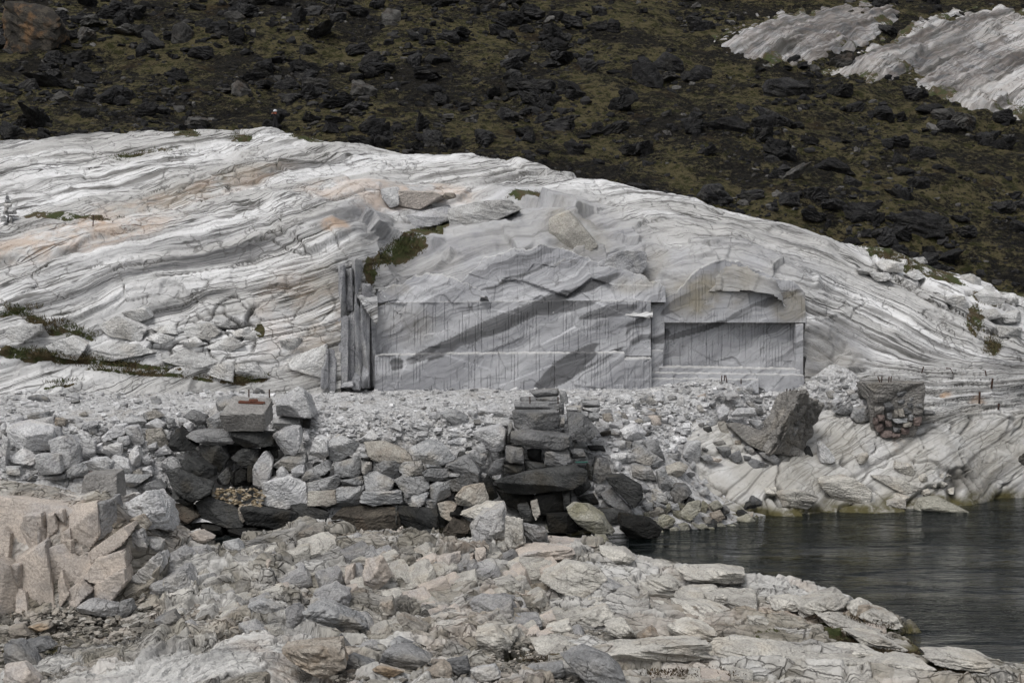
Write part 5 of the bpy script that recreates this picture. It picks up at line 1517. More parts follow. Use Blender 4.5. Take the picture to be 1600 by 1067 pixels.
# ------------------------------------------------------------------ gravel chips on the platform
cpx = np.random.uniform(-60, 1400, 16000); cpy = np.random.uniform(592, 760, 16000)
keep = (cpy < np.interp(cpx, [-60, 250, 330, 480, 740, 900, 1100, 1400], [760, 740, 690, 690, 700, 740, 700, 640])) & (cpx < 1340)
cpx, cpy = cpx[keep], cpy[keep]
cY = hit(PLAT, cpx, cpy, 68, 89, 260)
cP = at(cpx, cpy, cY); cP[:, 2] = PLAT(cP[:, 0], cP[:, 1]) + .06
cs = np.minimum(.9 + 1.1 * np.random.pareto(2.4, len(cpx)), 6)
cs *= np.where(cpy > 660, 1.35, 1) * np.where(cpx > 880, 1.25, 1)
ok = cY < 88
stone_mass("gravel", cP[ok], cs[ok] * cY[ok] / F, 'chips', 1, "white marble chips strewn over the quarry platform", 92, .6)
# a few larger lumps lying loose on it
for i in range(70):
    px, py = rnd.uniform(0, 1330), rnd.uniform(608, 690)
    if 330 < px < 480 and py > 625 or 800 < px < 880: continue
    Y = float(hit(PLAT, px, py, 68, 89)[0]); p = at(px, py, Y)
    r = rnd.uniform(4, 8) * Y / F
    mt = rnd.choice(['white', 'white', 'pale', 'pale', 'grey'])
    o = link("rubble_block", variant_mesh(rnd.randrange(len(VAR)), mt), None, (p[0], p[1], float(PLAT(p[0], p[1])) + r * .3))
    o.scale = (r * rnd.uniform(1, 1.7), r * rnd.uniform(.8, 1.2), r * rnd.uniform(.5, .9)); o.rotation_euler = (rnd.uniform(-.3, .3), rnd.uniform(-.3, .3), rnd.uniform(0, 6.28))
    tag(o, "small pale stone lying loose on the gravel platform", "rock", "stones lying loose on the gravel")
    LAB.append((o, px, py, o.scale[0] * F / Y * 1.6, o.scale[2] * F / Y * 1.6, mt, "stone", "gravel floor", [(330, "left"), (660, "middle left"), (1000, "middle right"), (9999, "right")], [(640, "back"), (9999, "front")]))

# rubble fill on the slope right of the stack and left heap
for i in range(185):
    if i < 95: px, py = rnd.uniform(880, 1130), rnd.uniform(640, 835)
    elif i < 130: px, py = rnd.uniform(1010, 1180), rnd.uniform(770, 838)
    else: px, py = rnd.uniform(0, 270), rnd.uniform(660, 770)
    if px > 1010 and py < 690 + (1130 - px) * .1: continue
    Y = float(hit(lambda a, b_: np.maximum(PLAT(a, b_), np.where(a * F / b_ > 270, OUT(a, b_), -9)), px, py, 66, 90)[0]); p = at(px, py, Y)
    r = rnd.uniform(4, 9) * Y / F
    low_ = p[2] < 1.2
    mt = rnd.choice(['algae', 'tan', 'grey', 'dark']) if low_ else rnd.choice(['white', 'white', 'pale', 'pale', 'grey'])
    o = link("rubble_block", variant_mesh(rnd.randrange(len(VAR)), mt), None, (p[0], p[1], p[2] + r * .2))
    o.scale = (r * rnd.uniform(1, 1.6), r * rnd.uniform(.8, 1.3), r * rnd.uniform(.6, 1.0)); o.rotation_euler = (rnd.uniform(-.5, .5), rnd.uniform(-.5, .5), rnd.uniform(0, 6.28))
    LAB.append((o, px, py, o.scale[0] * F / Y * 1.6, o.scale[2] * F / Y * 1.6, mt, "stone", "right rubble slope" if i < 130 else "left heap", [(930, "left"), (1010, "middle"), (9999, "right")] if i < 130 else [(95, "left"), (190, "middle"), (9999, "right")], [(700, "upper"), (770, "central"), (9999, "lower")]))
    if i < 130: tag(o, "small stone wedged between the blocks of the right-hand rubble slope", "rock", "small stones on the right-hand rubble slope")
    else: tag(o, "small stone wedged between the blocks of the left-hand white heap", "rock", "small stones in the left-hand heap")

# ochre pebbles in the hollow of the left pier
hp = ZB([(x, y) for x, y in [(rnd.uniform(340, 690), rnd.uniform(680, 800)) for _ in range(130)]])
hpx = np.array([p[0] for p in hp]); hpy = np.array([p[1] for p in hp])
hY = wallY(hpy) + .35
hP = at(hpx, hpy, hY)
stone_mass("pebbles", hP, np.random.uniform(1.6, 4.2, len(hp)) * hY / F, 'tanpebble', 2, "ochre and cream pebbles heaped in the dark hollow of the left pier", 93, .7)

# ------------------------------------------------------------------ concrete remains
def solid_box(name, mat, dims, loc, rot, parent=None, rough=.02, bevel=50, n=12, seed=1, jit=.05):
    rg = random.Random(seed)
    pl = []
    for ax in range(3):
        for sg in (-1, 1):
            v = [rg.gauss(0, jit) for _ in range(3)]; v[ax] = sg
            pl.append((tuple(v), 1.0))
    V, Q = poly_solid(pl, n, bevel, rough, seed, 2.0)
    V = V * np.array(dims) / 2
    R = np.array(Euler(rot).to_matrix())
    me = mesh_np(name, V @ R.T, Q, M[mat])
    return link(name, me, parent, loc)


def rod(name, p0, p1, r, mat, parent=None, bend=None):
    p0, p1 = Vector(p0), Vector(p1)
    pts = [p0, p1] if bend is None else [p0, p0.lerp(p1, .8), p1 + Vector(bend)]
    V, Q = [], []
    for k, p in enumerate(pts):
        d = (pts[min(k + 1, len(pts) - 1)] - pts[max(k - 1, 0)]).normalized()
        a = d.orthogonal().normalized(); b_ = d.cross(a)
        for j in range(6):
            t = j * math.pi / 3
            V.append(tuple(p + (a * math.cos(t) + b_ * math.sin(t)) * r))
    for k in range(len(pts) - 1):
        for j in range(6):
            Q.append((k * 6 + j, k * 6 + (j + 1) % 6, (k + 1) * 6 + (j + 1) % 6, (k + 1) * 6 + j))
    e = 6 * (len(pts) - 1)
    Q += [(0, 1, 2, 3), (0, 3, 4, 5), (e + 3, e + 2, e + 1, e), (e + 5, e + 4, e + 3, e)]
    me = mesh_np(name, np.array(V) - np.array(p0), Q, M[mat])
    return link(name, me, parent, tuple(p0))


# post with a stone on top
o = stone("concrete_post", ZA([(525, 596), (714, 592), (742, 815), (506, 815)]), 60.9, 'concrete_pale', depth=1.25, rough=.015, front=1, bevel=60, nmax=22)
tag(o, "tapered concrete post with a pale stone lying on its top", "post")
o = stone("boulder", ZA([(520, 525), (560, 505), (620, 498), (676, 530), (670, 582), (540, 584)]), 61.8, 'white', depth=.9)
tag(o, "pale stone lying on top of the tapered concrete post", "rock")
o = rod("iron_strip", at(139, 737.5, 61.75), at(176, 737, 61.75), .035, 'rust')
tag(o, "rusty iron strip between concrete post and the stone on it", "iron")

# bolted concrete block
cb = empty("concrete_block", tuple(at(388, 672, 72.2)))
tag(cb, "grey concrete block with a rusty iron plate bolted on its sloping top", "concrete block")
c0 = at(389, 648, 73.0)
solid_box("block_body", 'concrete_pale', (1.95, 1.5, 1.05), tuple(c0), (math.radians(24), math.radians(3), math.radians(-7)), cb, .015, 60, 16, 3, .08)
pl_ = at(393, 630, 73.0)
solid_box("iron_plate", 'rust', (1.25, .22, .05), (pl_[0], pl_[1] - .05, pl_[2] + .045), (math.radians(24), math.radians(2), math.radians(-7)), cb, .05, 40, 6, 5)
solid_box("iron_lug", 'rust', (.4, .3, .1), (pl_[0] + .1, pl_[1] + .05, pl_[2] + .1), (math.radians(24), 0, .2), cb, .08, 30, 6, 6)
for px in (389, 421):
    b0 = at(px, 626, 73.6); rod("bolt", b0, (b0[0], b0[1], b0[2] + .55), .035, 'iron', cb)
for px in (828, 872):
    b0 = at(px, 631, 72.9 + .6); tag(rod("iron_bolt", b0, (b0[0], b0[1] + .02, b0[2] + .35), .03, 'iron'), "rusty bolt on the slab stack, %s one" % ("left" if px < 850 else "right"), "bolt", "bolts on the slab stack")

# fallen masonry pier and slab
fp = empty("fallen_pier", tuple(at(1233, 690, 80)))
tag(fp, "toppled block of concrete masonry leaning on the rubble", "concrete block")
c0 = at(1233, 655, 80.6)
rotp = (math.radians(10), math.radians(17), math.radians(34))
body = solid_box("block_body", 'concrete', (1.75, 2.2, 2.5), tuple(c0), rotp, fp, .13, 18, 22, 8, .2)
for k in range(15):
    u, w = rnd.uniform(-.85, .85), rnd.uniform(-1.0, 1.05)
    side = k % 3
    pv = Vector((u * .8, -1.08, w)) if side == 0 else Vector((.86, u, w))
    p = Vector(c0) + Euler(rotp).to_matrix() @ pv
    q_ = link("embedded_stone", variant_mesh(rnd.randrange(len(VAR)), rnd.choice(['pale', 'grey', 'concrete', 'tan'])), fp, tuple(p))
    q_.scale = (rnd.uniform(.12, .34), rnd.uniform(.12, .3), rnd.uniform(.1, .24)); q_.rotation_euler = (rnd.uniform(0, 1), rnd.uniform(0, 1), rnd.uniform(0, 6))
for px in (1228, 1233):
    b0 = at(px, 622, 80.6); rod("rebar", b0, (b0[0] + .05, b0[1], b0[2] + .5), .03, 'iron', fp)
o = stone("concrete_slab", ZE([(560, 310), (590, 292), (640, 290), (1002, 450), (992, 502), (860, 482), (620, 375)]), 79.4, 'concrete', depth=1.5, rough=.05, bevel=40, nmax=24)
tag(o, "long broken concrete slab sloping down under the toppled block", "concrete slab")

# standing masonry pier
mp = empty("masonry_pier", tuple(at(1400, 690, 81.3)))
tag(mp, "standing stub of rubble masonry with concrete cap and rebar", "pier")
stone("mortar_core", ZF([(315, 130), (650, 125), (640, 330), (600, 425), (385, 466), (345, 425), (325, 300)]), 81.3, 'concrete', mp, depth=1.8, rough=.03, front=1, bevel=40, nmax=22)
stone("concrete_cap", ZF([(302, 117), (475, 126), (655, 113), (660, 175), (650, 212), (480, 205), (325, 225)]), 81.15, 'concrete', mp, depth=2.0, rough=.04, front=2, bevel=36, nmax=20)
MS = [('concrete', [(335, 145), (470, 150), (462, 217), (345, 217)]), ('grey', [(475, 150), (545, 150), (535, 197), (480, 200)]), ('grey', [(400, 240), (445, 225), (472, 275), (420, 287)]), ('grey', [(475, 215), (530, 205), (540, 255), (500, 245)]),
      ('pale', [(545, 200), (585, 200), (590, 230), (560, 225)]), ('grey', [(545, 235), (585, 235), (580, 275), (550, 262)]), ('concrete', [(345, 255), (395, 255), (400, 310), (355, 305)]), ('grey', [(420, 300), (460, 290), (450, 332), (425, 335)]),
      ('tan', [(490, 275), (525, 272), (530, 320), (495, 320)]), ('grey', [(525, 270), (575, 275), (570, 315), (535, 310)]), ('concrete', [(575, 275), (640, 270), (650, 310), (590, 315)]), ('redstone', [(365, 310), (410, 310), (405, 350), (370, 345)]),
      ('pale', [(450, 335), (550, 330), (545, 355), (470, 362)]), ('pale', [(555, 305), (585, 310), (580, 350), (560, 345)]), ('redstone', [(345, 375), (400, 360), (400, 410), (365, 418)]), ('redstone', [(410, 350), (450, 345), (455, 385), (420, 385)]),
      ('redstone', [(585, 330), (640, 320), (620, 380), (590, 375)]), ('grey', [(460, 385), (510, 395), (500, 425), (465, 415)]), ('tan', [(520, 360), (580, 355), (570, 385), (525, 385)]), ('redstone', [(380, 415), (450, 405), (455, 440), (390, 450)]),
      ('redstone', [(510, 390), (570, 390), (555, 430), (515, 432)]), ('grey', [(590, 235), (640, 235), (640, 268), (600, 268)]), ('redstone', [(450, 420), (510, 428), (490, 448), (455, 448)]), ('redstone', [(345, 330), (368, 335), (365, 375), (345, 370)]), ('tan', [(465, 280), (488, 280), (490, 325), (465, 330)])]
for mt, pts in MS:
    stone("masonry_stone", ZF(pts), 81.08 + rnd.uniform(-.05, .08), mt, mp, depth=.6, rough=.06, nmax=8)
for px, tip in ((377, 362), (384, 388), (428, 432), (443, 445)):
    b0 = at(1280 + .253 * px, 599, 81.9); b1 = at(1280 + .253 * tip, 570 + .253 * 70, 81.9)
    rod("rebar", b0, b1, .03, 'iron', mp)

# iron rods driven into the rock
RODS = [((145, 358), (146, 336), 84, 96, "tall iron rod standing on the left flank of the dome", None), ((176, 354), (176, 346), 84, 96, "short iron stub right of the tall rod", None),
        ((1541, 584), (1539, 577), 80, 92, "hooked iron rod on the right flank, upper one", (-.12, 0, -.05)), ((1489, 580), (1484, 574), 80, 92, "bent iron hook on the right flank", (-.2, 0, -.05)), ((1440, 580), (1443, 573), 80, 92, "small bent rod left of the hook", None),
        ((1530, 628), (1531, 612), 80, 92, "stout rusty iron spike with rust stain on the right flank", None), ((1560, 637), (1561, 630), 80, 92, "short thin rod right of the stout spike", None), ((1549, 604), (1551, 591), 80, 92, "thin upright rod above the stout spike", None)]
for (x0, y0), (x1, y1), ya, yb, lb, bend in RODS:
    Y = float(hit(OUT, x0, y0, ya, yb)[0]) - .15
    p0 = at(x0, y0 + 3, Y); p1 = at(x1, y1, Y)
    tag(rod("iron_rod", p0, p1, .055 if 'stout' in lb else .035, 'iron', None, bend), lb, "iron rod", "iron rods in the rock")
for k, (x0, x1) in enumerate(((1127, 1128), (1132, 1132), (1136, 1134), (1158, 1158))):
    p0, p1 = at(x0, 600, 84.6), at(x1, 586 if k < 3 else 592, 84.6)
    tag(rod("iron_rod", p0, p1, .03, 'iron'), "short iron rod before the right cut steps, %s from the left" % ("first", "second", "third", "fourth")[k], "iron rod", "iron rods before the cut steps")
rp = [at(740 + .253 * x, 590 + .253 * y, 71.9) for x, y in ((630, 522), (660, 510), (705, 522))]
tag(rod("rope", rp[0], rp[2], .04, 'rope', None, (0, 0, .02)), "scrap of teal rope lying between the rubble blocks", "rope")

# cairn at the left edge
ZK = Z_(0, 280, .1)
cY = float(hit(OUT, 14, 348, 84, 100)[0]) - .5
ca = empty("cairn", tuple(at(12, 347, cY)))
tag(ca, "little cairn of stacked pale stones at the left edge of the dome", "cairn")
for mt, pts in [('pale', [(75, 600), (110, 590), (100, 675), (75, 670)]), ('pale', [(150, 595), (170, 595), (182, 675), (160, 670)]), ('pale', [(0, 590), (60, 570), (75, 660), (0, 670)]), ('white', [(95, 555), (200, 565), (260, 600), (110, 590)]),
                ('white', [(30, 510), (110, 500), (115, 555), (40, 560)]), ('white', [(110, 460), (210, 470), (235, 550), (110, 548)]), ('white', [(50, 430), (105, 430), (110, 500), (60, 505)]), ('white', [(50, 380), (158, 378), (155, 430), (110, 445), (60, 430)]), ('white', [(60, 320), (110, 310), (140, 370), (70, 375)]), ('pale', [(75, 250), (100, 260), (105, 310), (80, 315)])]:
    stone("cairn_stone", ZK(pts), cY + rnd.uniform(-.1, .1), mt, ca, depth=.45, nmax=6)

stone("rock_ledge", ZF([(618, 932), (680, 840), (760, 828), (935, 912), (850, 940)]), 77.4, 'algae', rock_hill, depth=1.6, rough=.05, bevel=14, nmax=16)
stone("rock_ledge", ZF([(1150, 700), (1265, 560), (1340, 600), (1340, 820), (1180, 815)]), 82.6, 'dark', rock_hill, depth=2.5, rough=.1, bevel=20, nmax=16)

# joint-bounded blocks at the left foot of the dome
ZH = Z_(0, 300, .331)
for pts in [[(845, 640), (980, 620), (1037, 660), (980, 702), (860, 682)], [(678, 690), (740, 663), (822, 690), (760, 717)], [(848, 710), (920, 683), (957, 720), (900, 747)], [(963, 735), (1080, 683), (1142, 720), (1050, 767)],
            [(1148, 680), (1230, 643), (1307, 670), (1240, 722), (1170, 707)], [(450, 640), (560, 588), (682, 640), (640, 702), (520, 682)], [(558, 570), (680, 543), (712, 590), (640, 617)], [(376, 792), (500, 725), (640, 718), (720, 760), (520, 800)],
            [(760, 800), (860, 743), (1022, 800), (880, 837)], [(938, 850), (1060, 808), (1100, 820), (1090, 887)], [(1110, 815), (1200, 803), (1272, 880), (1120, 892)], [(1088, 662), (1170, 638), (1182, 670), (1120, 692)],
            [(0, 640), (180, 625), (192, 660), (120, 712), (0, 692)], [(208, 732), (330, 678), (402, 720), (350, 792), (240, 772)], [(1318, 702), (1420, 688), (1422, 760), (1340, 782)], [(1340, 795), (1540, 718), (1547, 890), (1360, 835)],
            [(700, 640), (820, 625), (830, 670), (740, 665)], [(1000, 610), (1070, 600), (1085, 640), (1040, 650)]]:
    poly = ZH(pts)
    cx = sum(a for a, _ in poly) / len(poly); by = max(b_ for _, b_ in poly)
    stone("rock_block", poly, float(hit(OUT, cx, by - 4, 79, 96)[0]) - .22, 'marble_block', rock_hill, depth=1.3, rough=.05, front=3, bevel=44)
# broken white blocks on the far right shoulder
ZR = Z_(1150, 380, .3)
for pts in [[(740, 110), (800, 85), (870, 110), (860, 155), (790, 150)], [(885, 165), (950, 138), (995, 180), (950, 198)], [(850, 80), (900, 85), (905, 110), (870, 115)], [(930, 80), (980, 72), (1010, 105), (960, 112)], [(1020, 230), (1080, 215), (1150, 260), (1060, 260)],
            [(1100, 270), (1200, 275), (1230, 330), (1180, 360), (1110, 320)], [(1150, 200), (1220, 160), (1290, 190), (1280, 230), (1180, 240)], [(1255, 270), (1330, 230), (1410, 280), (1380, 330), (1270, 310)], [(1400, 260), (1470, 260), (1480, 320), (1410, 330)],
            [(1270, 370), (1360, 340), (1390, 390), (1300, 410)], [(1380, 380), (1500, 350), (1500, 410), (1400, 420)], [(1370, 430), (1500, 440), (1500, 500), (1380, 490)], [(700, 150), (800, 155), (830, 190), (740, 200)], [(640, 140), (700, 130), (720, 165), (650, 170)]]:
    poly = ZR(pts)
    cx = sum(a for a, _ in poly) / len(poly); by = max(b_ for _, b_ in poly)
    stone("rock_block", poly, float(hit(OUT, cx, by - 3, 79, 100)[0]) - .35, 'marble_block', rock_hill, depth=1.4, rough=.06, front=3, bevel=36)
# slabs and ledges of the right shore
for mt, pts in [('cream', [(330, 690), (440, 690), (640, 770), (550, 802)]), ('cream', [(410, 810), (500, 795), (572, 820), (480, 842)]), ('cream', [(400, 900), (430, 850), (520, 830), (532, 880), (460, 922)]), ('cream', [(0, 720), (200, 700), (340, 790), (330, 860), (120, 850)]),
                ('cream', [(700, 690), (780, 670), (830, 690), (800, 720)]), ('cream', [(750, 715), (800, 740), (780, 770), (745, 750)]), ('cream', [(640, 780), (700, 770), (690, 805), (640, 805)]), ('cream', [(800, 770), (850, 765), (840, 800), (805, 800)]), ('cream', [(690, 740), (740, 730), (745, 765), (700, 770)]),
                ('cream', [(230, 570), (300, 545), (318, 610), (260, 620)]), ('cream', [(480, 600), (580, 620), (610, 660), (570, 710), (470, 650)]), ('cream', [(610, 690), (660, 670), (680, 720), (640, 745)]), ('cream', [(-260, 800), (-120, 780), (0, 830), (-60, 900), (-230, 880)]), ('cream', [(-330, 770), (-250, 760), (-270, 820), (-330, 810)])]:
    poly = ZF(pts)
    cx = sum(a for a, _ in poly) / len(poly); by = max(b_ for _, b_ in poly)
    stone("rock_block", poly, float(hit(OUT, cx, by - 3, 70, 92)[0]) - .2, mt, rock_hill, depth=1.4, rough=.05, front=3, bevel=36)

# big broken planes above the cut face
ZV = Z_(850, 300, .3)
for f, mt, pts in [(ZV, 'tanrock', [(30, 150), (90, 105), (130, 92), (180, 140), (292, 268), (240, 330), (130, 402), (75, 350), (35, 250)]),
                   (ZQ, 'marble_block', [(625, 150), (760, 115), (930, 110), (975, 150), (860, 200), (720, 252), (635, 230)]), (ZQ, 'cutrock', [(370, 200), (470, 165), (630, 120), (635, 190), (520, 240), (400, 260)]), (ZV, 'cutrock', [(150, 430), (330, 330), (520, 320), (530, 400), (430, 520), (200, 560)])]:
    poly = f(pts)
    cx = sum(a for a, _ in poly) / len(poly); by = max(b_ for _, b_ in poly)
    stone("rock_block", poly, float(hit(OUT, cx, by - 6, 80, 104)[0]) + .12, mt, rock_hill, depth=3.2, rough=.03, front=2, bevel=60, nmax=26)

# ------------------------------------------------------------------ foreground blocks
FA, FB, FC, FD, FE = Z_(0, 730, .316), Z_(300, 780, .269), Z_(600, 780, .269), Z_(900, 780, .269), Z_(1200, 780, .269)


def fore_hit(poly, lift):
    cx = sum(p[0] for p in poly) / len(poly); by = max(p[1] for p in poly)
    return float(hit(FORE, cx, by - 3, 39, 68)[0]) - lift


BL = [  # bedrock blocks of the near shore, bounded by joints
    (FA, 'pink', [(50, 330), (130, 220), (200, 215), (222, 380), (100, 390)]), (FA, 'pink', [(213, 222), (265, 208), (287, 290), (235, 340)]), (FA, 'tan', [(268, 200), (312, 190), (327, 275), (285, 292)]),
    (FA, 'pink', [(313, 190), (472, 158), (490, 320), (440, 390), (350, 300)]), (FA, 'blue', [(468, 160), (540, 148), (567, 280), (488, 322)]), (FA, 'pink', [(250, 330), (340, 290), (352, 342), (258, 362)]), (FA, 'tan', [(255, 360), (355, 345), (362, 392), (280, 407)]),
    (FA, 'pink', [(225, 400), (370, 370), (442, 350), (442, 490), (340, 600), (268, 632)]), (FA, 'tan', [(443, 400), (600, 288), (622, 315), (580, 370), (450, 447)]), (FA, 'pink', [(418, 517), (470, 440), (592, 403), (602, 480), (530, 562)]),
    (FA, 'blue', [(438, 592), (592, 498), (612, 560), (530, 662), (450, 642)]), (FA, 'blue', [(638, 562), (782, 428), (807, 490), (720, 602), (650, 662)]), (FA, 'blue', [(718, 622), (790, 560), (902, 518), (942, 590), (800, 692), (720, 692)]),
    (FA, 'blue', [(58, 462), (202, 373), (252, 650), (210, 732), (150, 732), (100, 562)]), (FA, 'tan', [(0, 470), (40, 500), (92, 720), (82, 792), (0, 802)]), (FA, 'pink', [(28, 480), (97, 468), (112, 612), (60, 602)]), (FA, 'tan', [(58, 602), (112, 620), (152, 762), (90, 782)]),
    (FA, 'white', [(588, 202), (740, 128), (802, 190), (832, 342), (740, 302), (620, 252)]), (FA, 'tan', [(618, 272), (700, 238), (737, 290), (700, 332), (630, 312)]), (FA, 'pink', [(898, 352), (970, 323), (1052, 360), (960, 392)]),
    (FA, 'pink', [(280, 650), (400, 560), (440, 600), (340, 700)]), (FA, 'blue', [(595, 345), (690, 320), (720, 400), (640, 430), (600, 400)]), (FA, 'blue', [(690, 350), (800, 370), (790, 430), (710, 440)]),
    (FA, 'pink', [(180, 240), (220, 300), (225, 390), (190, 400)]), (FA, 'tan', [(0, 300), (30, 330), (40, 440), (0, 460)]), (FA, 'blue', [(260, 640), (300, 500), (340, 600), (300, 650)]),
    (FA, 'blue', [(820, 440), (900, 400), (960, 440), (900, 500), (840, 490)]), (FA, 'blue', [(930, 410), (1010, 400), (1060, 470), (980, 490)]), (FA, 'pale', [(1090, 380), (1160, 365), (1200, 410), (1120, 430)]),
    (FB, 'pale', [(308, 640), (390, 608), (502, 640), (532, 732), (370, 702)]), (FB, 'blue', [(538, 650), (600, 618), (662, 680), (620, 752), (560, 762)]), (FB, 'pink', [(400, 370), (450, 350), (470, 440), (410, 480)]), (FB, 'blue', [(460, 400), (500, 375), (545, 430), (480, 440)]),
    (FB, 'pink', [(880, 410), (935, 390), (945, 500), (890, 500)]), (FB, 'pink', [(990, 370), (1100, 350), (1160, 460), (1080, 540), (1000, 550)]), (FB, 'blue', [(700, 560), (800, 520), (910, 560), (900, 660), (760, 650)]), (FB, 'tan', [(610, 200), (700, 160), (770, 170), (740, 230), (640, 260)]),
    (FB, 'tan', [(1080, 610), (1160, 590), (1180, 680), (1100, 720)]), (FB, 'pale', [(650, 650), (740, 630), (900, 700), (1010, 760), (900, 800), (700, 770)]), (FB, 'rusty', [(498, 912), (640, 880), (760, 898), (850, 868), (882, 1000), (760, 1062), (640, 1002)]),
    (FC, 'blue', [(498, 622), (560, 588), (742, 598), (772, 722), (700, 742), (540, 692)]), (FC, 'pale', [(528, 792), (640, 768), (742, 850), (730, 882), (560, 922)]), (FC, 'pale', [(668, 762), (770, 748), (782, 800), (740, 862)]),
    (FC, 'blue', [(498, 170), (540, 110), (690, 68), (722, 272), (600, 272), (510, 232)]), (FC, 'pale', [(705, 110), (802, 130), (812, 260), (750, 322), (708, 282)]), (FC, 'blue', [(808, 150), (940, 178), (957, 282), (830, 302)]), (FC, 'tan', [(440, 100), (600, 38), (702, 40), (690, 72), (560, 132)]),
    (FC, 'pink', [(958, 253), (1242, 278), (1242, 312), (1000, 312)]), (FC, 'pale', [(908, 482), (1080, 388), (1252, 428), (1292, 480), (1170, 582), (1060, 562)]), (FC, 'blue', [(1158, 582), (1280, 478), (1402, 540), (1390, 562), (1260, 602)]),
    (FC, 'pink', [(303, 342), (435, 320), (442, 427), (308, 432)]), (FC, 'pink', [(445, 345), (515, 330), (520, 390), (450, 395)]), (FC, 'pink', [(525, 310), (590, 300), (592, 400), (530, 400)]), (FC, 'tan', [(155, 280), (220, 235), (240, 280), (190, 305)]),
    (FC, 'pale', [(640, 500), (740, 470), (800, 510), (780, 570), (660, 560)]), (FC, 'pink', [(780, 330), (900, 300), (1100, 300), (1110, 350), (900, 400), (800, 380)]), (FC, 'pale', [(1250, 300), (1400, 310), (1460, 350), (1400, 400), (1300, 380)]),
    (FC, 'pale', [(860, 860), (1010, 830), (1140, 870), (1080, 920), (900, 910)]), (FC, 'pale', [(940, 770), (1080, 720), (1100, 790), (1010, 830), (950, 810)]), (FC, 'pale', [(1140, 690), (1300, 630), (1350, 720), (1200, 750)]),
    (FD, 'white', [(610, 440), (740, 422), (850, 420), (1000, 445), (980, 500), (800, 505), (650, 480)]), (FD, 'pale', [(580, 620), (800, 640), (960, 710), (940, 750), (760, 730), (600, 690)]), (FD, 'tan', [(540, 760), (700, 740), (800, 770), (790, 830), (640, 840), (560, 800)]),
    (FD, 'pale', [(160, 920), (400, 870), (740, 850), (760, 930), (500, 960), (220, 990)]), (FD, 'pale', [(770, 940), (860, 880), (1050, 860), (1350, 905), (1330, 950), (1000, 975), (820, 970)]), (FD, 'tan', [(420, 480), (560, 470), (620, 510), (580, 550), (430, 520)]), (FD, 'tan', [(750, 565), (870, 555), (890, 610), (790, 630)]),
    (FD, 'pale', [(1000, 690), (1100, 690), (1170, 770), (1130, 800), (1010, 750)]), (FD, 'pale', [(170, 740), (290, 720), (350, 800), (330, 840), (200, 800)]), (FD, 'rusty', [(360, 810), (440, 760), (485, 800), (420, 850), (365, 845)]), (FD, 'algae', [(1155, 720), (1190, 712), (1215, 745), (1170, 765)]),
    (FD, 'pale', [(1310, 640), (1370, 600), (1500, 570), (1560, 620), (1400, 680), (1320, 690)]), (FD, 'pale', [(1130, 600), (1250, 580), (1330, 600), (1290, 650), (1160, 640)]),
    (FE, 'pale', [(200, 650), (300, 590), (420, 560), (480, 590), (400, 640), (240, 685)]), (FE, 'pale', [(540, 700), (640, 650), (740, 680), (785, 740), (720, 755), (600, 730)]), (FE, 'pale', [(470, 640), (560, 590), (620, 620), (520, 690)]), (FE, 'white', [(310, 700), (440, 700), (680, 765), (560, 785), (400, 770)]),
    (FE, 'white', [(500, 810), (680, 820), (850, 895), (760, 890), (560, 860)]), (FE, 'algae', [(870, 850), (980, 850), (900, 890)]), (FE, 'pale', [(350, 900), (480, 885), (660, 910), (520, 935), (380, 925)]), (FE, 'tan', [(0, 870), (130, 870), (235, 920), (150, 950), (0, 930)]),
    (FE, 'pale', [(580, 1000), (760, 960), (940, 975), (950, 1010), (700, 1030)]), (FE, 'pale', [(930, 930), (1100, 925), (1300, 960), (1440, 1030), (1200, 1010), (1000, 970)]), (FE, 'tan', [(0, 990), (260, 950), (570, 970), (560, 1010), (200, 1020)]),
]
stone("rock_block", FA([(-60, 170), (200, 195), (440, 225), (545, 245), (580, 320), (470, 480), (300, 660), (200, 760), (-60, 780)]), 53.75, 'pink', shore_rock, depth=3.5, rough=.03, front=2, bevel=40, nmax=34)
for k, (f, mt, pts) in enumerate(BL):
    if f in (FC, FD, FE) and mt in ('pale', 'white', 'tan'): mt = 'cream'
    poly = f(pts)
    cx = sum(p[0] for p in poly) / len(poly); cy = sum(p[1] for p in poly) / len(poly)
    if f is FA and cx < 200 and cy > 780:            # the massive left block: pieces share one broken face
        Y = 53.75 - (cy - 800) * .0105 + rnd.uniform(-.05, .05)
        sc2 = 1.02 if cy < 845 else 1.12
        poly = [(cx + (a - cx) * sc2, cy + 6 + (b_ - cy) * sc2) for a, b_ in poly]
        stone("rock_block", poly, Y, 'pink' if k not in (4, 11, 12) else 'blue', shore_rock, depth=2.0, rough=.02, front=1, bevel=60, nmax=20)
        continue
    Y = fore_hit(poly, -.15)
    w = (max(p[0] for p in poly) - min(p[0] for p in poly)) / F * Y; h = (max(p[1] for p in poly) - min(p[1] for p in poly)) / F * Y
    stone("rock_block", poly, Y, mt, shore_rock, depth=max(1.0, min(w, 1.8) * .9 + h * .3), rough=.10, bevel=30, nmax=20)
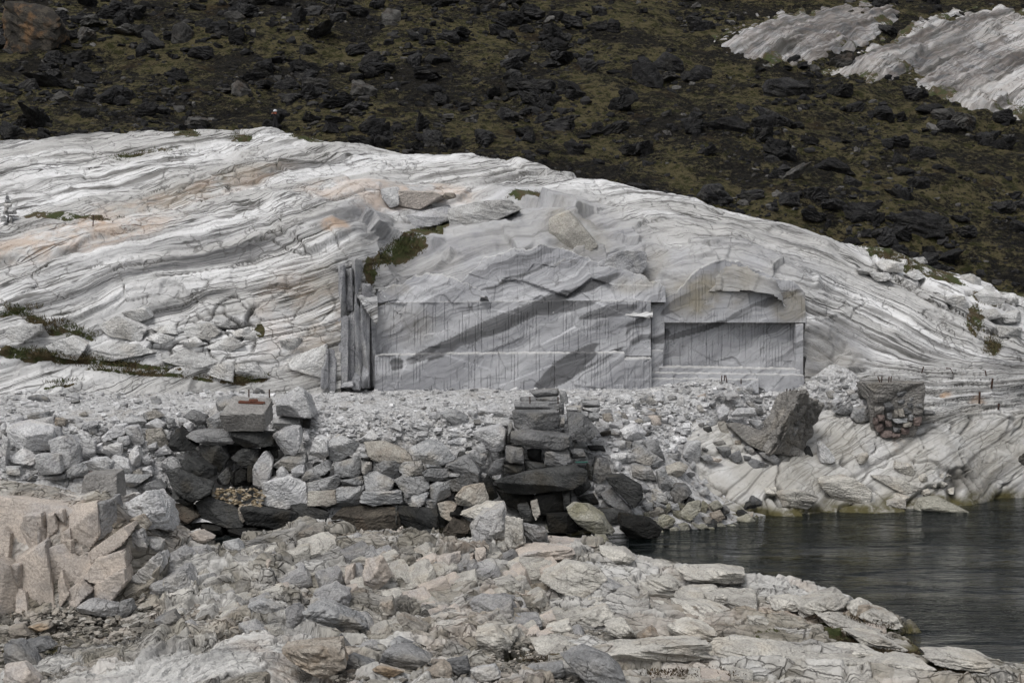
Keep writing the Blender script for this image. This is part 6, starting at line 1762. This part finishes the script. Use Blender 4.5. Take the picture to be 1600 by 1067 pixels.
# smaller joint-bounded blocks: steps of the bedrock, all turned with its joints
for i in range(165):
    right_ = i >= 140
    if right_: px, py = rnd.uniform(900, 1420), rnd.uniform(905, 1062)
    else: px, py = rnd.uniform(200, 900), rnd.uniform(845, 1005)
    if py < np.interp(px, [0, 180, 260, 500, 700, 860, 1030, 1300, 1420], [960, 930, 880, 845, 860, 870, 910, 945, 1000]): continue
    if 140 < px < 520 and py > 985: continue
    Y = float(hit(FORE, px, py, 39, 68)[0]); p = at(px, py, Y)
    r = rnd.uniform(9, 19) * Y / F
    mt = rnd.choice(['cream', 'cream', 'cream', 'pink'] if right_ else ['cream', 'cream', 'cream', 'blue', 'pink'])
    o = link("rock_block", joint_mesh(rnd.randrange(len(JVAR)), mt), shore_rock, (p[0], p[1] + r * .5, p[2] - r * .5))
    if right_:
        o.scale = (r * rnd.uniform(1.4, 2.6), r * rnd.uniform(1, 1.6), r * rnd.uniform(.45, .7)); o.rotation_euler = (rnd.gauss(.18, .06), rnd.gauss(.10, .06), rnd.gauss(-.15, .12))
    else:
        o.scale = (r * rnd.uniform(.9, 1.6), r * rnd.uniform(.9, 1.5), r * rnd.uniform(.7, 1.1)); o.rotation_euler = (rnd.gauss(.30, .08), rnd.gauss(-.28, .08), rnd.gauss(.3, .12))

FL = [
    (FA, 'blue', [(373, 692), (440, 663), (577, 690), (577, 740), (500, 747), (375, 727)], "flat grey slab lying at the foot of the pink block"),
    (FA, 'grey', [(578, 670), (640, 658), (657, 710), (620, 747), (590, 742)], "rounded grey stone right of the flat grey slab"),
    (FA, 'grey', [(748, 772), (850, 718), (882, 770), (800, 802)], "tilted grey slab on the gravel in the left foreground"),
    (FA, 'grey', [(0, 890), (60, 888), (150, 950), (182, 1010), (90, 992), (0, 982)], "rounded grey boulder at the left frame edge"),
    (FA, 'pink', [(0, 992), (100, 978), (182, 1067), (180, 1090), (0, 1090)], "pinkish boulder in the bottom left corner"),
    (FA, 'rusty', [(23, 802), (100, 793), (137, 840), (60, 862)], "rust brown stone left in the foreground gravel"),
    (FA, 'rusty', [(128, 792), (230, 768), (242, 800), (160, 827)], "reddish flat stone under the upright grey column"),
    (FA, 'grey', [(88, 882), (200, 858), (252, 900), (150, 937)], "flat grey stone near the bottom left boulders"),
    (FB, 'grey', [(818, 832), (860, 788), (922, 870), (910, 892), (830, 852)], "dark grey wedge stone beside the rusty bedrock edge"),
    (FB, 'blue', [(958, 872), (1030, 838), (1132, 890), (1090, 932), (980, 942)], "blue grey stone with pink side at bottom centre"),
    (FB, 'grey', [(1088, 962), (1130, 888), (1250, 878), (1387, 950), (1270, 1007), (1180, 982)], "large dark grey boulder at bottom centre"),
    (FB, 'tan', [(1178, 702), (1220, 688), (1372, 770), (1320, 822), (1240, 782)], "tan wedge slab tilted above the dark grey boulder"),
    (FB, 'grey', [(858, 972), (930, 918), (1057, 970), (1000, 1002), (880, 1002)], "flat grey stone with rusty foot at the bottom"),
    (FB, 'rusty', [(1048, 992), (1090, 973), (1237, 1010), (1150, 1047)], "rusty flat stone under the dark grey boulder"),
    (FB, 'pale', [(1118, 852), (1200, 808), (1292, 840), (1220, 882)], "pale rounded stone behind the dark grey boulder"),
    (FC, 'grey', [(1048, 962), (1190, 898), (1302, 940), (1402, 1040), (1380, 1090), (1180, 1090)], "big grey boulder cut by the bottom frame edge"),
    (FC, 'pale', [(838, 982), (1040, 958), (1052, 1040), (900, 1052)], "squared pale stone left of the big grey boulder"),
    (FC, 'tan', [(208, 1040), (330, 958), (392, 1000), (380, 1052), (260, 1070)], "tan boulder right of the dark grey one"),
    (FC, 'grey', [(358, 952), (480, 928), (502, 1010), (420, 1032)], "angular grey stone behind the tan boulder"),
    (FC, 'pale', [(498, 1002), (640, 978), (682, 1040), (560, 1062)], "low pale stone at the bottom between tan and grey boulders"),
]
for f, mt, pts, lb in FL:
    poly = f(pts)
    o = stone("boulder", poly, fore_hit(poly, .35), mt, rough=.06, bevel=22, nmax=20)
    tag(o, lb, "rock", "loose boulders of the near shore")
# pebbles in the left hollow and between the near boulders
gx = np.r_[np.random.uniform(0, 330, 1500), np.random.uniform(520, 940, 1100), np.random.uniform(200, 420, 300)]
gy = np.r_[np.random.uniform(955, 1065, 1500), np.random.uniform(985, 1067, 1100), np.random.uniform(930, 990, 300)]
ok = ~((gx > 90 + (1067 - gy) * 1.6) & (gx < 480) & (gy > 1000))
gx, gy = gx[ok], gy[ok]
gY = hit(FORE, gx, gy, 39, 68, 300)
gP = at(gx, gy, gY)
stone_mass("pebbles", gP, np.minimum(2.0 + 2.2 * np.random.pareto(2.4, len(gx)), 8) * gY / F, 'pebble', 2, "broken grey and tan stones filling the hollows of the near shore", 94, .6, .35)

# ------------------------------------------------------------------ person on the crest
pY = 110.0
top = at(430, 171, pY)
fz = float(top[2]) - 1.80
per = empty("person", (float(top[0]), pY, fz))
tag(per, "person in black clothes and white cap raising a camera behind the crest", "person")
J = {'pel': (0, 0, .95), 'sp': (0, .01, 1.15), 'ch': (0, .0, 1.35), 'nk': (0, 0, 1.5), 'hd': (0, -.03, 1.6), 'ht': (0, -.02, 1.74),
     'ls': (-.18, 0, 1.42), 'le': (-.30, -.18, 1.22), 'lw': (-.17, -.36, 1.45), 'lh': (-.12, -.40, 1.53), 'rs': (.18, 0, 1.42), 're': (.30, -.14, 1.2), 'rw': (.06, -.36, 1.42), 'rh': (.03, -.40, 1.50),
     'lp': (-.1, 0, .92), 'lk': (-.12, -.03, .5), 'la': (-.13, .02, .09), 'lt': (-.14, -.16, .04), 'rp': (.1, 0, .92), 'rk': (.12, -.03, .5), 'ra': (.13, .02, .09), 'rt': (.14, -.16, .04)}
RAD = dict(pel=.17, sp=.16, ch=.19, nk=.065, hd=.105, ht=.075, ls=.085, le=.062, lw=.045, lh=.045, rs=.085, re=.062, rw=.045, rh=.045, lp=.11, lk=.075, la=.055, lt=.045, rp=.11, rk=.075, ra=.055, rt=.045)
E = [('pel', 'sp'), ('sp', 'ch'), ('ch', 'nk'), ('nk', 'hd'), ('hd', 'ht'), ('ch', 'ls'), ('ls', 'le'), ('le', 'lw'), ('lw', 'lh'), ('ch', 'rs'), ('rs', 're'), ('re', 'rw'), ('rw', 'rh'), ('pel', 'lp'), ('lp', 'lk'), ('lk', 'la'), ('la', 'lt'), ('pel', 'rp'), ('rp', 'rk'), ('rk', 'ra'), ('ra', 'rt')]
ks = list(J)
me = bpy.data.meshes.new("body"); me.from_pydata([J[k] for k in ks], [(ks.index(a), ks.index(b_)) for a, b_ in E], [])
tmp = bpy.data.objects.new("tmp_body", me); C.objects.link(tmp)
md = tmp.modifiers.new("skin", 'SKIN')
for k, sv in zip(ks, me.skin_vertices[0].data):
    sv.radius = (RAD[k], RAD[k] * (.75 if k in ('pel', 'sp', 'ch') else 1)); sv.use_root = (k == 'pel')
tmp.modifiers.new("sub", 'SUBSURF').levels = 2
dg = bpy.context.evaluated_depsgraph_get()
bm_ = bpy.data.meshes.new_from_object(tmp.evaluated_get(dg))
bpy.data.objects.remove(tmp)
cloth = simple_mat("black_clothing", (.008, .008, .009), .9, 0, 0, (.016, .016, .018), 12)
skin = simple_mat("skin", (.42, .22, .15), .6, 0, 0, (.36, .18, .12), 25)
bm_.materials.clear(); bm_.materials.append(cloth); bm_.materials.append(skin)
for p in bm_.polygons:
    c = p.center
    p.material_index = 1 if (c.z > 1.52 and abs(c.x) < .13 and c.y > -.2) or (c.y < -.37 and c.z > 1.42) else 0
    p.use_smooth = True
body = link("body", bm_, per, (float(top[0]), pY, fz))
base = np.array((float(top[0]), pY, fz))


def lump(name, c, r, mat, parent):
    V, Q = cube_sphere(6); V = V / np.linalg.norm(V, axis=1, keepdims=True)
    V[:, 2] = np.maximum(V[:, 2], -.25)
    return link(name, mesh_np(name, V * np.array(r), Q, mat, True), parent, tuple(base + c))


lump("cap", (0, -.02, 1.66), (.14, .16, .13), simple_mat("white_cap", (.62, .63, .66), .7, 0, 0, (.5, .51, .55), 10), per)
lump("collar", (0, -.06, 1.49), (.13, .13, .07), simple_mat("orange_collar", (.45, .09, .03), .7, 0, 0, (.35, .06, .02), 10), per)
solid_h = solid_box("handheld_camera", 'iron', (.15, .1, .1), tuple(base + np.array((-.05, -.45, 1.54))), (0, 0, 0), None, .01, 40, 5, 3)
tag(solid_h, "small camera held up in front of the person's face", "camera")

# ------------------------------------------------------------------ grass and moss tufts
def tufts(name, ells, zf, y0, y1, n, label, seed, h=(.10, .28), mat=None, nblade=9):
    rg = np.random.RandomState(seed)
    w = np.array([e[2] * e[3] for e in ells]); k = rg.choice(len(ells), n, p=w / w.sum())
    a = rg.uniform(0, 6.28, n); r = np.sqrt(rg.uniform(0, 1, n))
    E_ = np.array([[e[0], e[1], e[2], e[3], math.radians(e[4]) if len(e) > 4 else 0] for e in ells])[k]
    r = r * rg.uniform(.6, 1.25, n)
    u, v = r * np.cos(a) * E_[:, 2], r * np.sin(a) * E_[:, 3]
    px = E_[:, 0] + u * np.cos(E_[:, 4]) + v * np.sin(E_[:, 4]); py = E_[:, 1] - u * np.sin(E_[:, 4]) + v * np.cos(E_[:, 4])
    Y = hit(zf, px, py, y0, y1, 400); P = at(px, py, Y); P[:, 2] = zf(P[:, 0], P[:, 1])
    B = np.repeat(P, nblade, 0); m = len(B)
    B += np.stack([rg.normal(0, .14, m), rg.normal(0, .14, m), rg.uniform(-.08, .04, m)], -1)
    hh = rg.uniform(*h, m); an = rg.uniform(0, 6.28, m); wd = rg.uniform(.012, .035, m)
    dx = np.stack([np.cos(an) * wd, np.sin(an) * wd, 0 * wd], -1)
    lean = np.stack([rg.normal(0, .5, m) * hh, rg.normal(0, .5, m) * hh, hh], -1)
    V = np.stack([B - dx, B + dx, B + lean], 1).reshape(-1, 3)
    me = mesh_np(name, V, np.arange(m * 3).reshape(-1, 3), mat)
    tag(link(name, me), label, kind="stuff")


gm = simple_mat("tundra_grass", (.045, .058, .014), .9, 0, 0, (.085, .062, .028), .8)
tufts("grass", [e for e in MOSS_OUT if e[2] > 5], OUT, 79, 108, 1700, "short green and brown grass in the hollows of the marble dome", 71, (.06, .22), gm)
wm_ = simple_mat("brown_seaweed", (.06, .036, .012), .8, 0, 0, (.035, .026, .012), 2)
tufts("seaweed", MOSS_FG, FORE, 39, 66, 1500, "brown seaweed between the near shore rocks", 72, (.02, .09), wm_)

relabel()
